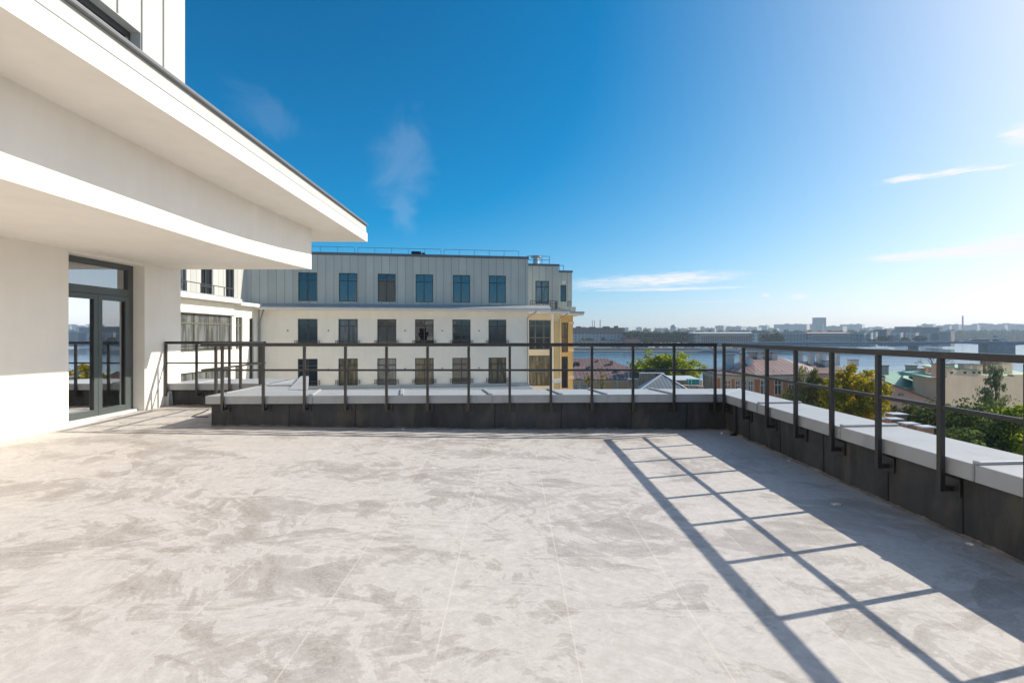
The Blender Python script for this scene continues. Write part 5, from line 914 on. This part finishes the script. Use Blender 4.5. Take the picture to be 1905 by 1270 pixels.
d = 2300; t = thing('glass_tower', 'tallest bluish office tower on the skyline, with a lower left wing', 'tower', (PX(1528, d), d, ZF)); cx = PX(1528, d)
MB().box(PX(1520.3, d) - cx, PX(1537.5, d) - cx, 0, 35, 0, fz(591.5, d) - ZF).build('shaft', M['f_glass'], t); MB().box(PX(1517.7, d) - cx, PX(1520.2, d) - cx, 2, 30, 0, fz(601.5, d) - ZF).build('wing', M['f_glass'], t); MB().box(PX(1520, d) - cx, PX(1537.8, d) - cx, -.5, 35.5, fz(591.5, d) - ZF + .02, fz(590.5, d) - ZF).build('roof', M['f_dark'], t); MB().box(PX(1530, d) - cx, PX(1533, d) - cx, -1.2, -.02, 0, fz(602, d) - ZF).build('bay', M['f_flat2'], t)
d = 1900; t = thing('domed_hall', 'round domed hall rising from the hazy skyline behind the park trees', 'building', (PX(1253.5, d), d, ZF)); bm = bmesh.new(); bmesh.ops.create_uvsphere(bm, u_segments=24, v_segments=12, radius=5.8 * d / FPX)
me = bpy.data.meshes.new('dome'); bm.to_mesh(me); bm.free(); me.materials.append(M['f_glass']); o = bpy.data.objects.new('dome', me); col.objects.link(o); o.parent = t; o.location = (0, 0, fz(609.5, d) - ZF)
MB().tube([(0, 0, 0), (0, 0, fz(610, d) - ZF)], 5.9 * d / FPX, 24).build('drum', M['f_flat'], t)

# far trees: three crowns made once, copied
def far_tree_proto(seed, m):
    V, C = leaves(34, 26, 2.5, ellip(6.2, 5.5, 7.0, 10.2, .4, 3), 2.4, seed); me = leaf_mesh('crown', V, m)
    mb = MB().tube([(0, 0, -.3), (0, 0, 5), (.2, 0, 10)], [.55, .45, .2], 7); tm = bpy.data.meshes.new('trunk'); tm.from_pydata(mb.v, [], mb.f); tm.materials.append(M['trunk_far']); return me, tm
protos = [far_tree_proto(70, M['leaf_far']), far_tree_proto(71, M['leaf_far']), far_tree_proto(72, M['leaf_far2'])]
def far_tree(px, ytop, d, k, label, group):
    s = (fz(ytop, d) - ZF) / 20.0; t = thing('bank_tree', label, 'tree', (PX(px, d), d, ZF), rg.uniform(0, 6), group); t.scale = (s * rg.uniform(.9, 1.25), s * rg.uniform(.9, 1.2), s)
    for nm, me in zip(('crown', 'trunk'), protos[k]): o = bpy.data.objects.new(nm, me); col.objects.link(o); o.parent = t
    return t
G1 = 'park trees on the far bank between the factory and the colonnade'; L1 = 'tall dark green tree in the park row on the far bank left of the colonnade'
for px in np.arange(1168, 1196, 4.2): far_tree(px + rg.uniform(-1, 1), 612 + rg.uniform(-1, 2), 850 + rg.uniform(-15, 20), rg.randrange(2), L1, G1)
for px in np.arange(1205, 1300, 4.6): far_tree(px + rg.uniform(-1, 1), 614.5 + rg.uniform(-2, 2), 850 + rg.uniform(-15, 20), rg.randrange(2), L1, G1)
G2 = 'dark trees between the pink tower and the grey stone house'; L2 = 'dark tree in the clump between the pink tower and the grey stone house'
for px in np.arange(1427, 1450, 3.6): far_tree(px, 617 + rg.uniform(-2, 2), 800 + rg.uniform(0, 25), rg.randrange(2), L2, G2)
for px, yt, dd, lb in [(1085, 627, 800, 'olive tree at the left end of the red shed'), (1096, 625, 805, 'green tree second from the left before the pale blue building'), (1102, 628, 803, 'low olive tree beside the red shed roof'), (1123, 625.5, 804, 'light green tree before the middle of the pale blue building'), (1140, 628, 802, 'small green tree before the right half of the pale blue building'), (1152, 629, 803, 'low tree near the pink tower foot'),
        (1204, 625, 780, 'light olive tree in front of the park row'), (1212, 630, 778, 'low olive tree below the park row'), (1555, 611, 1150, 'large round dark tree above the orange roof of the colonnade'), (1548, 612.5, 1160, 'round dark tree on the left of the large one above the orange roof'), (1578, 613.5, 1120, 'green tree right of the orange roof'), (1590, 614, 1110, 'green tree above the grey stone block'),
        (1640, 621, 820, 'green tree in front of the tall dark slab, left one'), (1647, 623, 815, 'green tree in front of the tall dark slab, right one'), (1681, 625, 830, 'light olive tree between the two pale houses'), (1687, 626, 835, 'low tree right of the light olive one'), (1709, 620, 840, 'green tree between pale stone house and pink villa'), (1716, 622, 838, 'green tree left of the pink villa'), (1490, 616, 900, 'tree behind the small dark gate house'), (1470, 612.5, 1000, 'wide green tree behind the grey stone house roof'), (1480, 613, 1010, 'green tree behind the right of the grey stone house')]:
    far_tree(px, yt, dd, 2 if 'olive' in lb or 'light' in lb else 0, lb, None)
wv2 = []; rg2 = np.random.default_rng(5)
def wood(name, label, x0, x1, y0, y1, d0, d1, n, seed, size):
    rg_ = np.random.default_rng(seed); V = []
    def sh(r):
        k = r.random(); dd = d0 + (d1 - d0) * r.random(); px = x0 + (x1 - x0) * k; top = (fz(y0, dd) - ZF) * (.85 + .18 * math.sin(px * .31) + .10 * math.sin(px * 1.1))
        return np.array([PX(px, dd), dd, ZF + top * (.25 + .75 * r.random() ** .5)])
    V, C = leaves(n, 22, size, sh, size * 1.6, seed); me = leaf_mesh(name, V, M['leaf_far']); o = bpy.data.objects.new(name, me); col.objects.link(o); tag(o, label, 'wood', kind='stuff'); return o
wood('wooded_bank', 'hazy wooded slope along the right bank of the river below the smoke stack', 1765, 1925, 617.5, 632, 1750, 2250, 1500, 3, 8)
wood('tree_belt', 'hazy belt of distant trees at the foot of the skyline blocks', 1165, 1500, 617, 620, 1300, 1700, 1100, 4, 5.5)
wood('tree_belt', 'hazy belt of distant trees below the glass tower and right skyline', 1500, 1770, 617, 620, 1500, 1700, 800, 6, 5.5)

# ---- bridge
BA, BB = Vector((290, 728)), Vector((905, 561)); bd = (BB - BA).normalized(); bn = Vector((-bd.y, bd.x)); BL = (BB - BA).length
bz = lambda s: CZ - 11.0 + 2.6 * min(1, s / 330)
br = thing('bridge', 'long blue-grey road bridge on granite piers crossing the river', 'bridge', (BA.x, BA.y, ZW))
piers = [78, 246, 336, 470]; hs_b = [0] + piers + [BL]
def soff(s):
    for a, b in zip(hs_b[:-1], hs_b[1:]):
        if a <= s <= b: k = (s - a) / (b - a); return 2.6 + 3.6 * abs(2 * k - 1) ** 2.2
    return 3
dk = MB(); rows = []
for i in range(91):
    s = BL * i / 90; p = BA + bd * s - bn * 9; q = BA + bd * s + bn * 9; z = bz(s) - ZW; zb_ = z - soff(s)
    rows.append([(p.x - BA.x, p.y - BA.y, z), (q.x - BA.x, q.y - BA.y, z), (q.x - BA.x, q.y - BA.y, zb_), (p.x - BA.x, p.y - BA.y, zb_)])
for a, b in zip(rows[:-1], rows[1:]):
    for k in range(4): dk.quad(a[k], a[(k + 1) % 4], b[(k + 1) % 4], b[k])
dk.build('deck', M['bridge'], br)
pt_ = MB()
for i in range(90):
    for o_ in (-9.2,):
        s0, s1 = BL * i / 90, BL * (i + 1) / 90; p = BA + bd * s0 + bn * o_; q = BA + bd * s1 + bn * o_; pt_.bar((p.x - BA.x, p.y - BA.y, bz(s0) - ZW + 1.0), (q.x - BA.x, q.y - BA.y, bz(s1) - ZW + 1.0), .25, .2)
        if i % 2 == 0: pt_.bar((p.x - BA.x, p.y - BA.y, bz(s0) - ZW), (p.x - BA.x, p.y - BA.y, bz(s0) - ZW + 1.0), .2)
pt_.build('parapet_railing', M['bridge'], br)
for s, hwp in zip(piers, (5, 1.6, 14, 9)):
    c = BA + bd * s - BA; pr_ = MB(); a = bd * hwp; b = bn * 10; pts = [c - a - b, c - b * 1.35, c + a - b, c + a + b, c + b * 1.35, c - a + b]; pr_.prism([(v.x, v.y) for v in pts], -2, bz(s) - ZW - 4.5); pr_.build('pier', M['pierm'], br)
# ---- vehicles: hull with cabin, glass band and wheels
def car_proto(m, L_=4.4, W_=1.8, Hh=1.45, van=False):
    prof = [(-.5, .3), (.5, .3), (.5, .62), (.32, .68), (.18, 1), (-.30, 1), (-.44, .70), (-.5, .66)] if not van else [(-.5, .25), (.5, .25), (.5, .75), (.42, 1), (-.5, 1)]
    n = len(prof); b = MB(); b.add([(x * L_, -W_ / 2, z * Hh) for x, z in prof] + [(x * L_, W_ / 2, z * Hh) for x, z in prof], [tuple(range(n)), tuple(range(n, 2 * n))] + [(i, (i + 1) % n, n + (i + 1) % n, n + i) for i in range(n)])
    g_ = MB(); zz = (.70, .94); gx = (-.34, .22) if not van else (-.45, .40); g_.box(gx[0] * L_, gx[1] * L_, -W_ / 2 - .02, W_ / 2 + .02, zz[0] * Hh, zz[1] * Hh)
    wh_ = MB(); [wh_.tube([(x * L_, y, .33), (x * L_, y * .8, .33)], .33, 12) for x in (-.32, .32) for y in (-W_ / 2 - .02, W_ / 2 + .02)]
    return b, g_, wh_
def put_car(name, label, cat, loc, rz, m, L_=4.4, W_=1.8, Hh=1.45, van=False, group=None):
    t = thing(name, label, cat, loc, rz, group); b, g_, wh_ = car_proto(m, L_, W_, Hh, van); b.build('body', M[m], t); g_.build('window', M['car_g'], t); wh_.build('wheel', M['tyre'], t); return t
ba = math.atan2(bd.y, bd.x)
def on_bridge(px, lane):
    best = min(range(600), key=lambda i: abs(((BA + bd * (BL * i / 600) + bn * lane).x / (BA + bd * (BL * i / 600) + bn * lane).y) * FPX + PX0 - px)); s = BL * best / 600; p = BA + bd * s + bn * lane; return (p.x, p.y, bz(s) + .02)
GB = 'vehicles crossing the bridge'
for px, ln, m, kw, nm, lb in [(1505, -5, 'car_w', dict(L_=6.5, W_=2.2, Hh=2.8, van=True), 'van', 'white van at the left end of the bridge above the second colonnade'), (1565, -5, 'car_w', {}, 'car', 'small white car alone on the bridge before the colonnade'), (1598, -3, 'car_d', {}, 'car', 'dark car on the bridge left of the long dark van'), (1624, -5, 'car_d', dict(L_=9, W_=2.4, Hh=3.0, van=True), 'van', 'long dark van on the bridge below the pale stone block'), (1632, -3, 'car_w', {}, 'car', 'white car close behind the long dark van on the bridge'), (1681, -5, 'car_w', {}, 'car', 'white car on the bridge below the light olive tree'),
        (1746, -5, 'car_w', {}, 'car', 'white car on the bridge below the dim brownish block'), (1780, -5, 'car_r', {}, 'car', 'red car on the bridge near the wooded bank'), (1799, -5, 'car_w', {}, 'car', 'white car just left of the red bus'), (1806, -3, 'car_w', {}, 'car', 'white car close against the rear of the red bus'), (1853, -5, 'car_d', dict(L_=6, W_=2.2, Hh=2.6, van=True), 'van', 'dark van ahead of the red bus'), (1866, -5, 'car_w', dict(L_=8, W_=2.4, Hh=3.2, van=True), 'truck', 'white truck near the right end of the bridge')]:
    put_car(nm, lb, nm, on_bridge(px, ln), ba, m, group=GB, **kw)
b_ = thing('bus', 'long red and white articulated bus on the bridge above the wide pier', 'bus', on_bridge(1824, -5), ba, GB); MB().box(-9, 9, -1.25, 1.25, .35, 1.5).build('body', M['car_r'], b_, bevel=.1); MB().box(-8.95, 8.95, -1.22, 1.22, 1.503, 2.5).build('window_band', M['car_g'], b_); MB().box(-9, 9, -1.25, 1.25, 2.503, 3.1).build('roof', M['car_w'], b_, bevel=.08)
wh_ = MB(); [wh_.tube([(x, -1.3, .5), (x, -1, .5)], .5, 12) for x in (-6.5, -1.5, 2, 6.5)]; wh_.build('wheel', M['tyre'], b_)
for k, px in enumerate((1470, 1530, 1600, 1660, 1720, 1770, 1815, 1858, 1893)):
    l = on_bridge(px, -9); o = thing('street_lamp', 'slim grey lamp post on the bridge parapet', 'street lamp', l, ba, 'lamp posts along the bridge'); MB().tube([(0, 0, 0), (0, 0, 8), (0, .6, 8.6)], [.14, .10, .07], 6).build('pole', M['f_stackd'], o); MB().box(-.2, .2, .5, 1.6, 8.5, 8.7).build('lamp_head', M['f_roof'], o)
sg_ = on_bridge(1852, 6); o = thing('road_sign', 'blue road sign standing behind the bridge traffic near the wide pier', 'sign', sg_, ba); MB().tube([(0, 0, 0), (0, 0, 7)], .15, 6).build('pole', M['f_stackd'], o); MB().box(-2.6, 2.6, -.3, -.18, 5, 7).build('panel', M['sign_b'], o)
sg_ = on_bridge(1714, 6); o = thing('road_sign', 'bright blue road sign near the pink villa', 'sign', sg_, ba); MB().tube([(0, 0, 0), (0, 0, 5.5)], .15, 6).build('pole', M['f_stackd'], o); MB().box(-1.5, 1.5, -.3, -.18, 3.5, 5.5).build('panel', M['sign_b'], o)
for k, (px, m, kw, nm, lb) in enumerate([(1075, 'car_w', {}, 'car', 'white car on the far riverside road at the left edge of the view'), (1100, 'car_w', dict(L_=14, W_=2.6, Hh=3.4, van=True), 'bus', 'long white bus on the far riverside road below the shed'), (1141, 'car_r', {}, 'car', 'dark red car on the far road left of the red one'), (1151, 'car_r', dict(L_=6.5, W_=2.2, Hh=2.4, van=True), 'van', 'bright red van on the far riverside road'), (1186, 'car_d', {}, 'car', 'dark car near the red warehouse'), (1199, 'car_d', dict(L_=11, W_=2.5, Hh=3.6, van=True), 'truck', 'long dark truck on the far road before the park trees'),
        (1212, 'car_w', {}, 'car', 'white car behind the dark truck'), (1223, 'car_r', dict(L_=6, W_=2.2, Hh=2.5, van=True), 'van', 'maroon van on the far road below the park trees'), (1238, 'car_w', dict(L_=8, W_=2.4, Hh=3, van=True), 'truck', 'pale truck on the far road below the domed hall'), (1262, 'car_w', {}, 'car', 'white car on the far road right of the pale truck'), (1279, 'car_b', dict(L_=8, W_=2.4, Hh=3.2, van=True), 'truck', 'blue truck on the far riverside road'), (1289, 'car_r', {}, 'car', 'red car near the blue truck'), (1296, 'car_w', {}, 'car', 'white car in front of the colonnade, left'), (1306, 'car_w', dict(L_=6, W_=2.2, Hh=2.6, van=True), 'van', 'white van in front of the colonnade'), (1322, 'car_d', {}, 'car', 'dark car in front of the colonnade'), (1368, 'car_w', dict(L_=6, W_=2.2, Hh=2.6, van=True), 'van', 'white van on the quay road near the moored boat')]):
    dd = 722 + (k % 3) * 9; put_car(nm, lb, nm, (PX(px, dd), dd, ZF + .06), 0, m, group='vehicles on the far riverside road', **kw)
def boat(label, px, d, Ls, hm, cabin):
    t = thing('boat', label, 'boat', (PX(px, d), d, ZW)); h = MB(); h.prism([(-Ls, -3), (Ls * .8, -3), (Ls, 0), (Ls * .8, 3), (-Ls, 3)], -.6, [1.7, 2.0, 2.5, 2.0, 1.7]); h.build('hull', M[hm], t)
    c = MB(); c.box(-Ls * .75, Ls * cabin, -2.2, 2.2, 1.9, 4.1); c.build('cabin', M['boatw'], t, bevel=.15); MB().box(-Ls * .7, Ls * (cabin - .05), -2.24, 2.24, 2.6, 3.4).build('window_band', M['car_g'], t); MB().tube([(Ls * .2, 0, 4.1), (Ls * .2, 0, 7)], .12, 6).build('mast', M['f_stackd'], t)
boat('long blue passenger boat moored at the far quay beyond the corner of the railing', 1352, 682, 20, 'boatd', .6); boat('white motor boat moored astern of the long blue boat', 1380, 690, 7, 'boatw', .3)
boat('low barge moored further left along the far quay', 1318, 686, 12, 'boatd', .2)

# ---- the air: even, pale haze round everything
hz, t, out = new_mat('haze_air')
pv = t.node('ShaderNodeVolumePrincipled', {'Color': (.72, .86, 1, 1), 'Density': .00013, 'Anisotropy': .15}); t.l.new(pv.outputs[0], out.inputs['Volume'])
hb = MB().box(-1000, 3400, -80, 4300, ZW - 3, 90).build('haze', hz); tag(hb, kind='stuff'); hb['label'] = 'pale even haze over the city'; hb['category'] = 'haze'
